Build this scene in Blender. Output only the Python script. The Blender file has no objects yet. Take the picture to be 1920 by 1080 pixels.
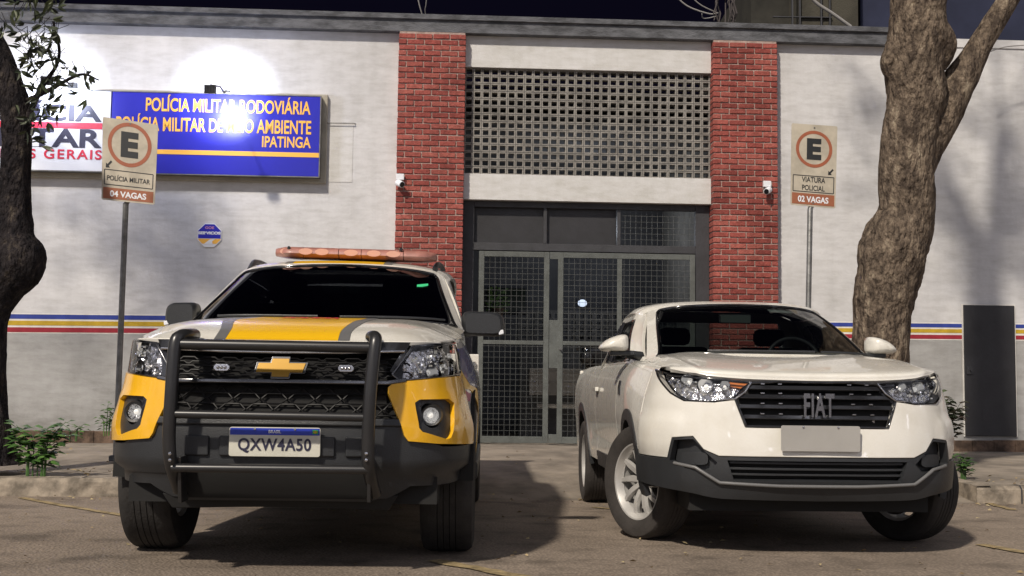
import bpy, bmesh, math, random
from mathutils import Vector, Matrix, noise as mnoise
from mathutils.geometry import delaunay_2d_cdt
C = bpy.context.scene.collection
sc = bpy.context.scene
random.seed(7)
PI = math.pi
FPX, CAMH, PITCH, ROLL = 2300.0, 0.84, math.atan(185/2300), 0.0125

# ---------------------------------------------------------------- camera
Rc = Matrix.Rotation(PI/2 + PITCH, 3, 'X') @ Matrix.Rotation(ROLL, 3, 'Z')
cam_d = bpy.data.cameras.new('camera'); cam = bpy.data.objects.new('camera', cam_d); C.objects.link(cam)
cam.matrix_world = Matrix.Translation((0, 0, CAMH)) @ Rc.to_4x4()
cam_d.sensor_width = 36; cam_d.lens = 36*FPX/1920; cam_d.clip_end = 600; cam_d.clip_start = .05
sc.camera = cam
CR, CU, CF = Rc @ Vector((1,0,0)), Rc @ Vector((0,1,0)), Rc @ Vector((0,0,-1))
CO = Vector((0, 0, CAMH))
def proj(p):
    v = p - CO; d = v.dot(CF)
    return 960 + FPX*v.dot(CR)/d, 540 - FPX*v.dot(CU)/d
def ray(px, py): return CR*((px-960)/FPX) + CU*((540-py)/FPX) + CF
def atD(px, py, D):                      # point seen at (px,py) standing D metres away along +Y
    r = ray(px, py); return CO + r*(D/r.y)

# ---------------------------------------------------------------- interpolation
def itp(xs, ys):
    n = len(xs)
    d = [(ys[i+1]-ys[i])/(xs[i+1]-xs[i]) for i in range(n-1)]
    m = [d[0]] + [0 if d[i-1]*d[i] <= 0 else 2*d[i-1]*d[i]/(d[i-1]+d[i]) for i in range(1, n-1)] + [d[-1]]
    def f(x):
        if x <= xs[0]: return ys[0]
        if x >= xs[-1]: return ys[-1]
        i = 0
        while x > xs[i+1]: i += 1
        h = xs[i+1]-xs[i]; t = (x-xs[i])/h
        return (ys[i]*(1+2*t)*(1-t)**2 + h*m[i]*t*(1-t)**2 + ys[i+1]*t*t*(3-2*t) + h*m[i+1]*t*t*(t-1))
    return f
def sm(t): t = max(0, min(1, t)); return t*t*(3-2*t)
def lerp(a, b, t): return a + (b-a)*t
def cr(p, t):
    n = len(p)-1; t = max(0, min(1, t))*n; i = min(int(t), n-1); t -= i
    p0 = p[i-1] if i > 0 else p[0]*2-p[1]; p3 = p[i+2] if i+2 <= n else p[n]*2-p[n-1]
    a, b = p[i], p[i+1]
    return .5*((2*a) + (b-p0)*t + (2*p0-5*a+4*b-p3)*t*t + (3*a-3*b+p3-p0)*t**3)
def grid_surf(rows):                     # rows[b][a] control points -> f(a,b), both 0..1
    R = [[Vector(p) for p in r] for r in rows]
    return lambda a, b: cr([cr(r, a) for r in R], b)
def sym_rows(half):                      # half rows given from the centre outwards (+x) -> full rows
    return [[(-p[0], p[1], p[2]) for p in reversed(r[1:])] + list(r) for r in half]

# ---------------------------------------------------------------- mesh builder
def link(name, me, mat=None, parent=None, loc=None, rz=None):
    o = bpy.data.objects.new(name, me); C.objects.link(o)
    if mat is not None and me is not None: me.materials.append(mat)
    if parent is not None: o.parent = parent
    if loc is not None: o.location = loc
    if rz is not None: o.rotation_euler = (0, 0, rz)
    return o
class MB:
    def __init__(s): s.v = []; s.f = []
    def add(s, vs, fs):
        k = len(s.v); s.v += [tuple(p) for p in vs]; s.f += [tuple(k+i for i in f) for f in fs]; return s
    def box(s, x0, x1, y0, y1, z0, z1):
        vs = [(x,y,z) for z in (z0,z1) for y in (y0,y1) for x in (x0,x1)]
        return s.add(vs, [(0,2,3,1),(4,5,7,6),(0,1,5,4),(2,6,7,3),(0,4,6,2),(1,3,7,5)])
    def obox(s, c, ax, ay, az):
        c = Vector(c); ax = Vector(ax); ay = Vector(ay); az = Vector(az)
        vs = [c+ax*i+ay*j+az*k for k in (-1,1) for j in (-1,1) for i in (-1,1)]
        return s.add(vs, [(0,2,3,1),(4,5,7,6),(0,1,5,4),(2,6,7,3),(0,4,6,2),(1,3,7,5)])
    def tube(s, pts, rad, n=12, caps=True, jit=0, seed=0):
        pts = [Vector(p) for p in pts]; m = len(pts)
        if not hasattr(rad, '__len__'): rad = [rad]*m
        vs = []; up = None
        for i, p in enumerate(pts):
            d = (pts[min(i+1,m-1)] - pts[max(i-1,0)]).normalized()
            if up is None: up = Vector((0,0,1)) if abs(d.z) < .9 else Vector((1,0,0))
            a = d.cross(up).normalized(); b = a.cross(d).normalized(); up = b
            for k in range(n):
                t = 2*PI*k/n; r = rad[i]
                if jit:
                    q = p*3 + Vector((math.cos(t), math.sin(t), seed))
                    r *= 1 + jit*mnoise.noise(q*1.3) + jit*.5*mnoise.noise(q*4.1) + jit*.45*mnoise.noise(q*12)
                vs.append(p + a*(math.cos(t)*r) + b*(math.sin(t)*r))
        fs = [(i*n+k, i*n+(k+1)%n, (i+1)*n+(k+1)%n, (i+1)*n+k) for i in range(m-1) for k in range(n)]
        if caps: fs += [tuple(reversed(range(n))), tuple(range((m-1)*n, m*n))]
        return s.add(vs, fs)
    def lathe(s, prof, M=None, n=32, closed=False):      # prof (r, h) about local Z
        M = M or Matrix.Identity(4); vs = []; m = len(prof)
        for r, h in prof:
            for k in range(n):
                t = 2*PI*k/n; vs.append(M @ Vector((r*math.cos(t), r*math.sin(t), h)))
        e = m if closed else m-1
        return s.add(vs, [(i*n+k, i*n+(k+1)%n, ((i+1)%m)*n+(k+1)%n, ((i+1)%m)*n+k) for i in range(e) for k in range(n)])
    def prism(s, poly, d0, d1, fn):                       # poly (a,b) extruded between depths, fn(a,b,d)->point
        n = len(poly); vs = [fn(a,b,d0) for a,b in poly] + [fn(a,b,d1) for a,b in poly]
        return s.add(vs, [tuple(range(n)), tuple(reversed(range(n,2*n)))] + [(i, n+i, n+(i+1)%n, (i+1)%n) for i in range(n)])
    def sheet(s, fn, na, nb):
        vs = [fn(i/na, j/nb) for j in range(nb+1) for i in range(na+1)]; w = na+1
        return s.add(vs, [(j*w+i, j*w+i+1, (j+1)*w+i+1, (j+1)*w+i) for j in range(nb) for i in range(na)])
    def mesh(s, name, smooth=None, bevel=0):
        me = bpy.data.meshes.new(name); me.from_pydata(s.v, [], s.f); me.validate()
        bm = bmesh.new(); bm.from_mesh(me)
        bmesh.ops.recalc_face_normals(bm, faces=bm.faces); bm.to_mesh(me); bm.free()
        if smooth is not None:
            me.shade_smooth(); me.set_sharp_from_angle(angle=math.radians(smooth))
        return me
    def build(s, name, mat, parent=None, smooth=None, bevel=0, seg=2, loc=None, rz=None):
        o = link(name, s.mesh(name, smooth), mat, parent, loc, rz)
        if bevel: add_bevel(o, bevel, seg)
        return o
def add_bevel(o, w, seg=2, ang=35):
    m = o.modifiers.new('bevel', 'BEVEL'); m.width = w; m.segments = seg; m.limit_method = 'ANGLE'
    m.angle_limit = math.radians(ang); m.use_clamp_overlap = True; m.harden_normals = True
    o.data.shade_smooth()
def tag(o, label=None, cat=None, group=None, kind=None):
    if label: o['label'] = label
    if cat: o['category'] = cat
    if group: o['group'] = group
    if kind: o['kind'] = kind
    return o
def empty(name, loc=(0,0,0), rz=0, parent=None):
    o = bpy.data.objects.new(name, None); C.objects.link(o); o.location = loc; o.rotation_euler = (0,0,rz)
    o.empty_display_size = .2
    if parent: o.parent = parent
    return o

# polygon tools
def inside(p, poly):
    x, y = p; r = False; n = len(poly)
    for i in range(n):
        x0, y0 = poly[i]; x1, y1 = poly[(i+1) % n]
        if (y0 > y) != (y1 > y) and x < (x1-x0)*(y-y0)/(y1-y0)+x0: r = not r
    return r
def resample(poly, st, sx, sy):
    out = []
    for i in range(len(poly)):
        a = poly[i]; b = poly[(i+1) % len(poly)]
        L = math.hypot((b[0]-a[0])*sx, (b[1]-a[1])*sy); n = max(1, math.ceil(L/st))
        out += [(lerp(a[0],b[0],k/n), lerp(a[1],b[1],k/n)) for k in range(n)]
    return out
def round_poly(poly, r, n=4):            # r: corner cut length (in polygon units)
    out = []; N = len(poly)
    for i in range(N):
        p = Vector(poly[i]); a = Vector(poly[i-1]); b = Vector(poly[(i+1) % N])
        da = (a-p); db = (b-p); ra = min(r, da.length*.45); rb = min(r, db.length*.45)
        A = p + da.normalized()*ra; B = p + db.normalized()*rb
        for k in range(n+1):
            t = k/n; q = A*(1-t)**2 + p*(2*t*(1-t)) + B*t*t; out.append((q.x, q.y))
    return out
def snorm(S, a, b, e=1e-3):
    da = S(a+e, b) - S(a-e, b); db = S(a, b+e) - S(a, b-e); return da.cross(db).normalized()
def panel(name, S, outer, mat, parent, holes=(), off=0., depth=.012, st=.035, bev=.0025, sc_=(1,1), sgn=1, offfn=None):
    sx, sy = sc_
    loops = [resample(outer, st, sx, sy)] + [resample(h, st, sx, sy) for h in holes]
    P = []; E = []
    for L in loops:
        k = len(P); P += [Vector((a*sx, b*sy)) for a, b in L]; E += [(k+i, k+(i+1) % len(L)) for i in range(len(L))]
    xs = [p[0] for p in loops[0]]; ys = [p[1] for p in loops[0]]
    bd = [Vector((a*sx, b*sy)) for L in loops for a, b in L]
    nx = int((max(xs)-min(xs))*sx/st); ny = int((max(ys)-min(ys))*sy/st)
    for i in range(1, nx+1):
        for j in range(1, ny+1):
            q = (lerp(min(xs), max(xs), i/(nx+1)), lerp(min(ys), max(ys), j/(ny+1)))
            if inside(q, loops[0]) and not any(inside(q, h) for h in loops[1:]):
                Q = Vector((q[0]*sx, q[1]*sy))
                if min((Q-b).length_squared for b in bd) > (st*.45)**2: P.append(Q)
    vs, es, fs, *_ = delaunay_2d_cdt(P, E, [], 0, 1e-6)
    vs = [(v.x/sx, v.y/sy) for v in vs]
    F = []
    for f in fs:
        c = (sum(vs[i][0] for i in f)/3, sum(vs[i][1] for i in f)/3)
        if inside(c, loops[0]) and not any(inside(c, h) for h in loops[1:]): F.append(list(f))
    used = sorted({i for f in F for i in f}); mp = {k: i for i, k in enumerate(used)}
    pts = []; nr = []
    for k in used:
        a, b = vs[k]; n = snorm(S, a, b)*sgn; o = off + (offfn(a, b) if offfn else 0)
        pts.append(S(a, b) + n*o); nr.append(n)
    F = [[mp[i] for i in f] for f in F]
    if sgn < 0: F = [f[::-1] for f in F]
    cnt = {}
    for f in F:
        for i in range(3):
            e = (f[i], f[(i+1) % 3]); cnt[e] = 1
    bnd = [e for e in cnt if (e[1], e[0]) not in cnt]
    if depth:
        m2 = {}
        for a, b in bnd:
            for i in (a, b):
                if i not in m2: m2[i] = len(pts); pts.append(pts[i] - nr[i]*depth)
        F += [(b, a, m2[a], m2[b]) for a, b in bnd]
    me = bpy.data.meshes.new(name); me.from_pydata([tuple(p) for p in pts], [], F); me.shade_smooth()
    me.set_sharp_from_angle(angle=math.radians(50))
    o = link(name, me, mat, parent)
    if bev and depth: add_bevel(o, bev, 2, 50)
    return o
def on(S, pts, off=0, sgn=1):            # polyline on a surface, lifted by off
    return [S(a, b) + snorm(S, a, b)*sgn*off for a, b in pts]
def dens(pts, n=8):
    out = []
    for i in range(len(pts)-1):
        out += [tuple(lerp(pts[i][k], pts[i+1][k], j/n) for k in range(len(pts[i]))) for j in range(n)]
    return out + [pts[-1]]
def trace(S, M, pts, g):                 # photo outline -> surface parameters (design measurement)
    out = []
    for px, py in pts:
        a, b = g
        for _ in range(40):
            e = 1e-3
            x0, y0 = proj(M @ S(a, b)); xa, ya = proj(M @ S(a+e, b)); xb, yb = proj(M @ S(a, b+e))
            ja, jb, ka, kb = (xa-x0)/e, (xb-x0)/e, (ya-y0)/e, (yb-y0)/e
            det = ja*kb - jb*ka
            if abs(det) < 1e-9: break
            dx, dy = px-x0, py-y0
            da = (dx*kb - jb*dy)/det; db = (ja*dy - ka*dx)/det
            s = min(1, .12/max(1e-9, abs(da), abs(db))); a += da*s; b += db*s
            if abs(da)+abs(db) < 1e-5: break
        out.append((a, b)); g = (a, b)
    return out

# ---------------------------------------------------------------- materials
def mat(name, col, rough=.5, metal=0, spec=.5, var=0, vscale=4, bump=0, bscale=40, coat=0, emit=None, es=0, col2=None, trans=0, stretch=(1,1,1), detail=4):
    m = bpy.data.materials.new(name); m.use_nodes = True; nt = m.node_tree; b = nt.nodes['Principled BSDF']
    b.inputs['Base Color'].default_value = (*col, 1); b.inputs['Roughness'].default_value = rough
    b.inputs['Metallic'].default_value = metal; b.inputs['Specular IOR Level'].default_value = spec
    b.inputs['Coat Weight'].default_value = coat; b.inputs['Coat Roughness'].default_value = .04
    if trans: b.inputs['Transmission Weight'].default_value = trans
    if emit: b.inputs['Emission Color'].default_value = (*emit, 1); b.inputs['Emission Strength'].default_value = es
    tc = nt.nodes.new('ShaderNodeTexCoord'); mp = nt.nodes.new('ShaderNodeMapping'); mp.inputs['Scale'].default_value = stretch
    nt.links.new(tc.outputs['Object'], mp.inputs['Vector'])
    if var or col2:
        n = nt.nodes.new('ShaderNodeTexNoise'); n.inputs['Scale'].default_value = vscale; n.inputs['Detail'].default_value = detail
        n.inputs['Roughness'].default_value = .6
        nt.links.new(mp.outputs[0], n.inputs['Vector'])
        r = nt.nodes.new('ShaderNodeValToRGB'); e = r.color_ramp.elements
        c2 = col2 or tuple(c*(1-var) for c in col)
        e[0].position = .36; e[0].color = (*c2, 1); e[1].position = .62; e[1].color = (*col, 1)
        nt.links.new(n.outputs['Fac'], r.inputs['Fac']); nt.links.new(r.outputs['Color'], b.inputs['Base Color'])
        r2 = nt.nodes.new('ShaderNodeMapRange'); r2.inputs['To Min'].default_value = min(1, rough*1.25); r2.inputs['To Max'].default_value = rough*.85
        nt.links.new(n.outputs['Fac'], r2.inputs['Value']); nt.links.new(r2.outputs[0], b.inputs['Roughness'])
    if bump:
        n2 = nt.nodes.new('ShaderNodeTexNoise'); n2.inputs['Scale'].default_value = bscale; n2.inputs['Detail'].default_value = 5
        nt.links.new(mp.outputs[0], n2.inputs['Vector'])
        bp = nt.nodes.new('ShaderNodeBump'); bp.inputs['Strength'].default_value = bump; bp.inputs['Distance'].default_value = .02
        nt.links.new(n2.outputs['Fac'], bp.inputs['Height']); nt.links.new(bp.outputs[0], b.inputs['Normal'])
    return m
def glass_mat(name, tint, refl=.04, rough=.02):
    m = bpy.data.materials.new(name); m.use_nodes = True; nt = m.node_tree; nt.nodes.clear()
    out = nt.nodes.new('ShaderNodeOutputMaterial'); mx = nt.nodes.new('ShaderNodeMixShader')
    t = nt.nodes.new('ShaderNodeBsdfTransparent'); t.inputs[0].default_value = (*tint, 1)
    g = nt.nodes.new('ShaderNodeBsdfGlossy'); g.inputs['Roughness'].default_value = rough
    fr = nt.nodes.new('ShaderNodeFresnel'); fr.inputs['IOR'].default_value = 1.5
    nt.links.new(fr.outputs[0], mx.inputs[0]); nt.links.new(t.outputs[0], mx.inputs[1]); nt.links.new(g.outputs[0], mx.inputs[2])
    nt.links.new(mx.outputs[0], out.inputs[0]); return m

# writing: the built-in font turned into a thin mesh that fills the box (w x h)
def text_verts(s, w, h=None, bold=.0, depth=.002, spacing=1.0, align='C'):
    cu = bpy.data.curves.new('t', 'FONT'); cu.body = s; cu.size = 1; cu.offset = bold; cu.extrude = 0; cu.space_character = spacing
    o = bpy.data.objects.new('t', cu); C.objects.link(o)
    dg = bpy.context.evaluated_depsgraph_get(); me = bpy.data.meshes.new_from_object(o.evaluated_get(dg))
    vs = [v.co.copy() for v in me.vertices]; fs = [tuple(p.vertices) for p in me.polygons]
    bpy.data.objects.remove(o); bpy.data.curves.remove(cu); bpy.data.meshes.remove(me)
    x0 = min(v.x for v in vs); x1 = max(v.x for v in vs); y0 = min(v.y for v in vs); y1 = max(v.y for v in vs)
    kx = w/(x1-x0); ky = (h/(y1-y0)) if h else kx
    dx = {'C': (x0+x1)/2, 'L': x0, 'R': x1}[align]
    return [((v.x-dx)*kx, (v.y-(y0+y1)/2)*ky) for v in vs], fs
def text_obj(name, s, w, h, fn, mat_, parent, bold=0, spacing=1.0, align='C'):
    tv, tf = text_verts(s, w, h, bold, spacing=spacing, align=align)
    me = bpy.data.meshes.new(name); me.from_pydata([tuple(fn(a, b)) for a, b in tv], [], tf)
    return link(name, me, mat_, parent)
# ================================================================ materials of the place
WA = 0.0536; WO = Vector((0, 13.77, 0)); WR = Matrix.Translation(WO) @ Matrix.Rotation(WA, 4, 'Z'); WRi = WR.inverted()
def WL(px, py, v=0.):                    # wall coordinates (u, z) of a measured photo point, v metres in front of the facade
    o = WRi @ CO; d = WRi.to_3x3() @ ray(px, py); t = (-v - o.y)/d.y; p = o + d*t
    return p.x, p.z
def plaster(name, col, dirt, low=None):
    m = mat(name, col, .85, spec=.2); nt = m.node_tree; b = nt.nodes['Principled BSDF']; L = nt.links.new
    tc = nt.nodes.new('ShaderNodeTexCoord')
    def noise_(scale, det, st=(1,1,1)):
        mp = nt.nodes.new('ShaderNodeMapping'); mp.inputs['Scale'].default_value = st; L(tc.outputs['Object'], mp.inputs[0])
        n = nt.nodes.new('ShaderNodeTexNoise'); n.inputs['Scale'].default_value = scale; n.inputs['Detail'].default_value = det
        n.inputs['Roughness'].default_value = .62; L(mp.outputs[0], n.inputs['Vector']); return n.outputs['Fac']
    def mapr(s, a, b_, c, d):
        r = nt.nodes.new('ShaderNodeMapRange'); r.inputs[1].default_value = a; r.inputs[2].default_value = b_; r.inputs[3].default_value = c; r.inputs[4].default_value = d
        L(s, r.inputs[0]); return r.outputs[0]
    def mul(a, b_):
        q = nt.nodes.new('ShaderNodeMath'); q.operation = 'MULTIPLY'; L(a, q.inputs[0])
        if hasattr(b_, 'links'): L(b_, q.inputs[1])
        else: q.inputs[1].default_value = b_
        return q.outputs[0]
    blot = mapr(noise_(.9, 7), .35, .7, 0, 1); streak = mapr(noise_(2.2, 6, (3.2, 1, .35)), .42, .75, 0, 1)
    fine = mapr(noise_(7, 8, (.6, 1, 2.2)), .42, .75, 0, 1)
    sep = nt.nodes.new('ShaderNodeSeparateXYZ'); L(tc.outputs['Object'], sep.inputs[0])
    low_ = mapr(sep.outputs['Z'], .15, 1.1, 1, 0)
    ad = nt.nodes.new('ShaderNodeMath'); ad.operation = 'ADD'; ad.use_clamp = True
    L(mul(blot, .45), ad.inputs[0]); L(mul(streak, .16), ad.inputs[1])
    ad2 = nt.nodes.new('ShaderNodeMath'); ad2.operation = 'ADD'; ad2.use_clamp = True; L(ad.outputs[0], ad2.inputs[0]); L(mul(fine, .42), ad2.inputs[1])
    ad3 = nt.nodes.new('ShaderNodeMath'); ad3.operation = 'ADD'; ad3.use_clamp = True; L(ad2.outputs[0], ad3.inputs[0]); L(mul(low_, mul(blot, .8)), ad3.inputs[1])
    mx = nt.nodes.new('ShaderNodeMix'); mx.data_type = 'RGBA'; L(ad3.outputs[0], mx.inputs['Factor'])
    mx.inputs['A'].default_value = (*col, 1); mx.inputs['B'].default_value = (*dirt, 1); L(mx.outputs['Result'], b.inputs['Base Color'])
    bp = nt.nodes.new('ShaderNodeBump'); bp.inputs['Strength'].default_value = .35; bp.inputs['Distance'].default_value = .02
    L(noise_(9, 8), bp.inputs['Height']); L(bp.outputs[0], b.inputs['Normal'])
    return m
M_wall = plaster('white_plaster', (.67,.67,.68), (.40,.395,.385))
M_low = plaster('grey_lower_plaster', (.40,.40,.395), (.21,.205,.195))
M_beam = plaster('beam_plaster', (.68,.68,.685), (.42,.41,.37))
M_plinth = mat('plinth_brick', (.17,.11,.075), .9, var=.7, vscale=6, bump=.8, bscale=18)
M_conc = mat('weathered_concrete', (.13,.135,.15), .85, var=.55, vscale=5, bump=.5, bscale=30, stretch=(1,1,3))
M_mortar = mat('mortar', (.44,.33,.29), .95, var=.3, vscale=20, bump=.5, bscale=80)
M_brick = mat('red_brick', (.29,.05,.045), .8, spec=.25, bump=.5, bscale=60)
def island_vary(m, c0, c1, extra=None):
    nt = m.node_tree; b = nt.nodes['Principled BSDF']; g = nt.nodes.new('ShaderNodeNewGeometry')
    r = nt.nodes.new('ShaderNodeValToRGB'); r.color_ramp.elements[0].color = (*c0, 1); r.color_ramp.elements[1].color = (*c1, 1)
    if extra: e = r.color_ramp.elements.new(.5); e.color = (*extra, 1)
    nt.links.new(g.outputs['Random Per Island'], r.inputs[0])
    n = nt.nodes.new('ShaderNodeTexNoise'); n.inputs['Scale'].default_value = 30; n.inputs['Detail'].default_value = 4
    tc = nt.nodes.new('ShaderNodeTexCoord'); nt.links.new(tc.outputs['Object'], n.inputs[0])
    mr = nt.nodes.new('ShaderNodeMapRange'); mr.inputs[1].default_value = .35; mr.inputs[2].default_value = .7; mr.inputs[3].default_value = .75; mr.inputs[4].default_value = 1.15
    nt.links.new(n.outputs['Fac'], mr.inputs[0])
    n3 = nt.nodes.new('ShaderNodeTexNoise'); n3.inputs['Scale'].default_value = 2.3; n3.inputs['Detail'].default_value = 6; nt.links.new(tc.outputs['Object'], n3.inputs[0])
    mr3 = nt.nodes.new('ShaderNodeMapRange'); mr3.inputs[1].default_value = .38; mr3.inputs[2].default_value = .62; mr3.inputs[3].default_value = .78; mr3.inputs[4].default_value = 1.08
    nt.links.new(n3.outputs['Fac'], mr3.inputs[0]); mm = nt.nodes.new('ShaderNodeMath'); mm.operation = 'MULTIPLY'; nt.links.new(mr.outputs[0], mm.inputs[0]); nt.links.new(mr3.outputs[0], mm.inputs[1])
    v = nt.nodes.new('ShaderNodeVectorMath'); v.operation = 'SCALE'; nt.links.new(r.outputs[0], v.inputs[0]); nt.links.new(mm.outputs[0], v.inputs['Scale'])
    nt.links.new(v.outputs[0], b.inputs['Base Color'])
island_vary(M_brick, (.24,.055,.046), (.37,.11,.088), (.31,.078,.064))
M_block = mat('breeze_block', (.30,.285,.26), .9, var=.4, vscale=7, bump=.5, bscale=60)
M_dframe = mat('charcoal_metal', (.045,.046,.052), .55, var=.25, vscale=5, bump=.1)
M_gate = mat('grey_green_gate_paint', (.115,.125,.118), .5, var=.3, vscale=7, bump=.1)
M_wire = mat('gate_wire', (.085,.09,.088), .6)
M_door = mat('black_metal_door', (.028,.028,.032), .5, var=.3, vscale=3, bump=.15, bscale=12)
M_dark = mat('dark_interior', (.035,.035,.04), .9)
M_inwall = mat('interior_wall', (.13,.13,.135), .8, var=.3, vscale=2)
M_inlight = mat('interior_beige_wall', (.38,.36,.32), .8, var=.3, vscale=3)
M_blue = mat('stripe_blue', (.025,.05,.30), .7, var=.2, vscale=9)
M_yel = mat('stripe_yellow', (.55,.36,.02), .7, var=.2, vscale=9)
M_red = mat('stripe_red', (.34,.018,.035), .7, var=.2, vscale=9)
M_wpaint = mat('stripe_white', (.75,.73,.68), .7, var=.15, vscale=9)
M_steel = mat('galvanised_post', (.23,.23,.225), .45, metal=.6, var=.35, vscale=12, bump=.1)
M_roadm = mat('asphalt', (.2,.165,.135), .8, spec=.3)
M_side = mat('pavement_concrete', (.28,.24,.195), .9, var=.45, vscale=2.5, bump=.6, bscale=14)
M_kerb = mat('kerb_concrete', (.33,.28,.22), .9, var=.6, vscale=7, bump=.9, bscale=12)
M_line = mat('worn_line_paint', (.38,.29,.15), .85, var=.6, vscale=16, bump=.3)
def asphalt(m):
    nt = m.node_tree; b = nt.nodes['Principled BSDF']; L = nt.links.new; tc = nt.nodes.new('ShaderNodeTexCoord')
    def nz(s, d, cls='ShaderNodeTexNoise'):
        n = nt.nodes.new(cls); n.inputs['Scale'].default_value = s
        if cls == 'ShaderNodeTexNoise': n.inputs['Detail'].default_value = d
        L(tc.outputs['Object'], n.inputs['Vector']); return n
    a = nz(.8, 8); r = nt.nodes.new('ShaderNodeValToRGB'); e = r.color_ramp.elements
    e[0].position = .33; e[0].color = (.20,.163,.130,1); e[1].position = .68; e[1].color = (.31,.255,.205,1); L(a.outputs['Fac'], r.inputs[0])
    v = nz(62, 0, 'ShaderNodeTexVoronoi'); mr = nt.nodes.new('ShaderNodeMapRange'); mr.inputs[1].default_value = 0; mr.inputs[2].default_value = .6; mr.inputs[3].default_value = 1.3; mr.inputs[4].default_value = .74
    L(v.outputs['Distance'], mr.inputs[0])
    st = nz(2.6, 9); mr2 = nt.nodes.new('ShaderNodeMapRange'); mr2.inputs[1].default_value = .52; mr2.inputs[2].default_value = .68; mr2.inputs[3].default_value = 1.05; mr2.inputs[4].default_value = .62; L(st.outputs['Fac'], mr2.inputs[0])
    ck = nt.nodes.new('ShaderNodeTexVoronoi'); ck.feature = 'DISTANCE_TO_EDGE'; ck.inputs['Scale'].default_value = .55; wp = nz(3, 6); wm = nt.nodes.new('ShaderNodeVectorMath'); wm.operation = 'MULTIPLY_ADD'; L(wp.outputs['Color'], wm.inputs[0]); wm.inputs[1].default_value = (.5,.5,.5); L(tc.outputs['Object'], wm.inputs[2]); L(wm.outputs[0], ck.inputs['Vector'])
    mr3 = nt.nodes.new('ShaderNodeMapRange'); mr3.inputs[1].default_value = 0; mr3.inputs[2].default_value = .012; mr3.inputs[3].default_value = .82; mr3.inputs[4].default_value = 1; L(ck.outputs['Distance'], mr3.inputs[0])
    k1 = nt.nodes.new('ShaderNodeMath'); k1.operation = 'MULTIPLY'; L(mr.outputs[0], k1.inputs[0]); L(mr2.outputs[0], k1.inputs[1]); k2 = nt.nodes.new('ShaderNodeMath'); k2.operation = 'MULTIPLY'; L(k1.outputs[0], k2.inputs[0]); L(mr3.outputs[0], k2.inputs[1])
    s = nt.nodes.new('ShaderNodeVectorMath'); s.operation = 'SCALE'; L(r.outputs[0], s.inputs[0]); L(k2.outputs[0], s.inputs['Scale']); L(s.outputs[0], b.inputs['Base Color'])
    bp = nt.nodes.new('ShaderNodeBump'); bp.inputs['Strength'].default_value = .7; bp.inputs['Distance'].default_value = .008; bp.invert = True
    L(v.outputs['Distance'], bp.inputs['Height'])
    bp2 = nt.nodes.new('ShaderNodeBump'); bp2.inputs['Strength'].default_value = .5; bp2.inputs['Distance'].default_value = .03
    L(nz(4, 8).outputs['Fac'], bp2.inputs['Height']); L(bp.outputs[0], bp2.inputs['Normal']); L(bp2.outputs[0], b.inputs['Normal'])
asphalt(M_roadm)

# ================================================================ ground in facade coordinates (u, w = metres from the facade)
KW = 4.0
def road_z(w): return lerp(-.05, 0, sm((w-KW)/2.8)) if w > KW else -.05
def wall_pt(u, w, z): return WR @ Vector((u, -w, z))
def strip_mesh(name, us, prof, m, jit=0):
    vs = []; fs = []; n = len(prof)
    for u in us:
        for w, z in prof:
            dz = jit*mnoise.noise(Vector((u*2.1, w*2.3, 0))) if jit else 0
            vs.append(wall_pt(u, w + (jit*.8*mnoise.noise(Vector((u*3, z*9, 5))) if jit else 0), z+dz))
    for i in range(len(us)-1):
        for j in range(n-1): a = i*n+j; fs.append((a, a+1, a+n+1, a+n))
    b = MB().add(vs, fs); o = b.build(name, m, smooth=40); return o
def frange(a, b, s): n = max(1, round((b-a)/s)); return [a+(b-a)*i/n for i in range(n+1)]
g = MB(); g.add([(-250,-200,-.4),(250,-200,-.4),(250,350,-.4),(-250,350,-.4)], [(0,1,2,3)])
tag(g.build('ground', mat('distant_ground', (.06,.055,.045), .95, var=.4, vscale=.5)), kind='structure')
ws = [KW-.03] + frange(KW, 7, .25) + frange(7.5, 20, 1.5) + [30, 60]
r = strip_mesh('road', frange(-60, 60, 1.0), [(w, road_z(w)) for w in ws], M_roadm); tag(r, kind='structure')
UL, UR = -2.75, 3.55                     # driveway limits
kerbtop = .088
for nm, a, b in (('sidewalk', -60, UL-.0), ('sidewalk', UR, 60)):
    o = strip_mesh(nm, frange(a, b, .35 if b-a < 80 else .35), [(KW-.14, kerbtop), (KW-.6, .095), (KW-1.4, .115), (1.2, .165), (0, .17), (-.2, .17)], M_side, .012); tag(o, kind='structure')
    o = strip_mesh('kerb', frange(a, b, .12), [(KW, -.09), (KW, .0), (KW-.003, kerbtop-.03), (KW-.03, kerbtop), (KW-.15, kerbtop+.004)], M_kerb, .022); tag(o, kind='structure')
o = strip_mesh('driveway', frange(UL, UR, .25), [(KW, -.049), (KW-.25, -.03), (KW-.9, .07), (2.2, .135), (0.6, .19), (-3.4, .20)], M_side, .01); tag(o, kind='structure')
for a, b_ in ((-12, UL), (UR, 14)):
    u = a + .37
    while u < b_ - .1:
        q = MB(); P0 = [wall_pt(u+du, w, z) for du in (-.006, .006) for w, z in ((KW+.004,-.05),(KW+.004,.062),(KW-.03,kerbtop+.008),(KW-.15,kerbtop+.012))]
        tag(q.add(P0, [(0,1,5,4),(1,2,6,5),(2,3,7,6)]).build('kerb_joint', M_dark), kind='structure'); u += .9
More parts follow.
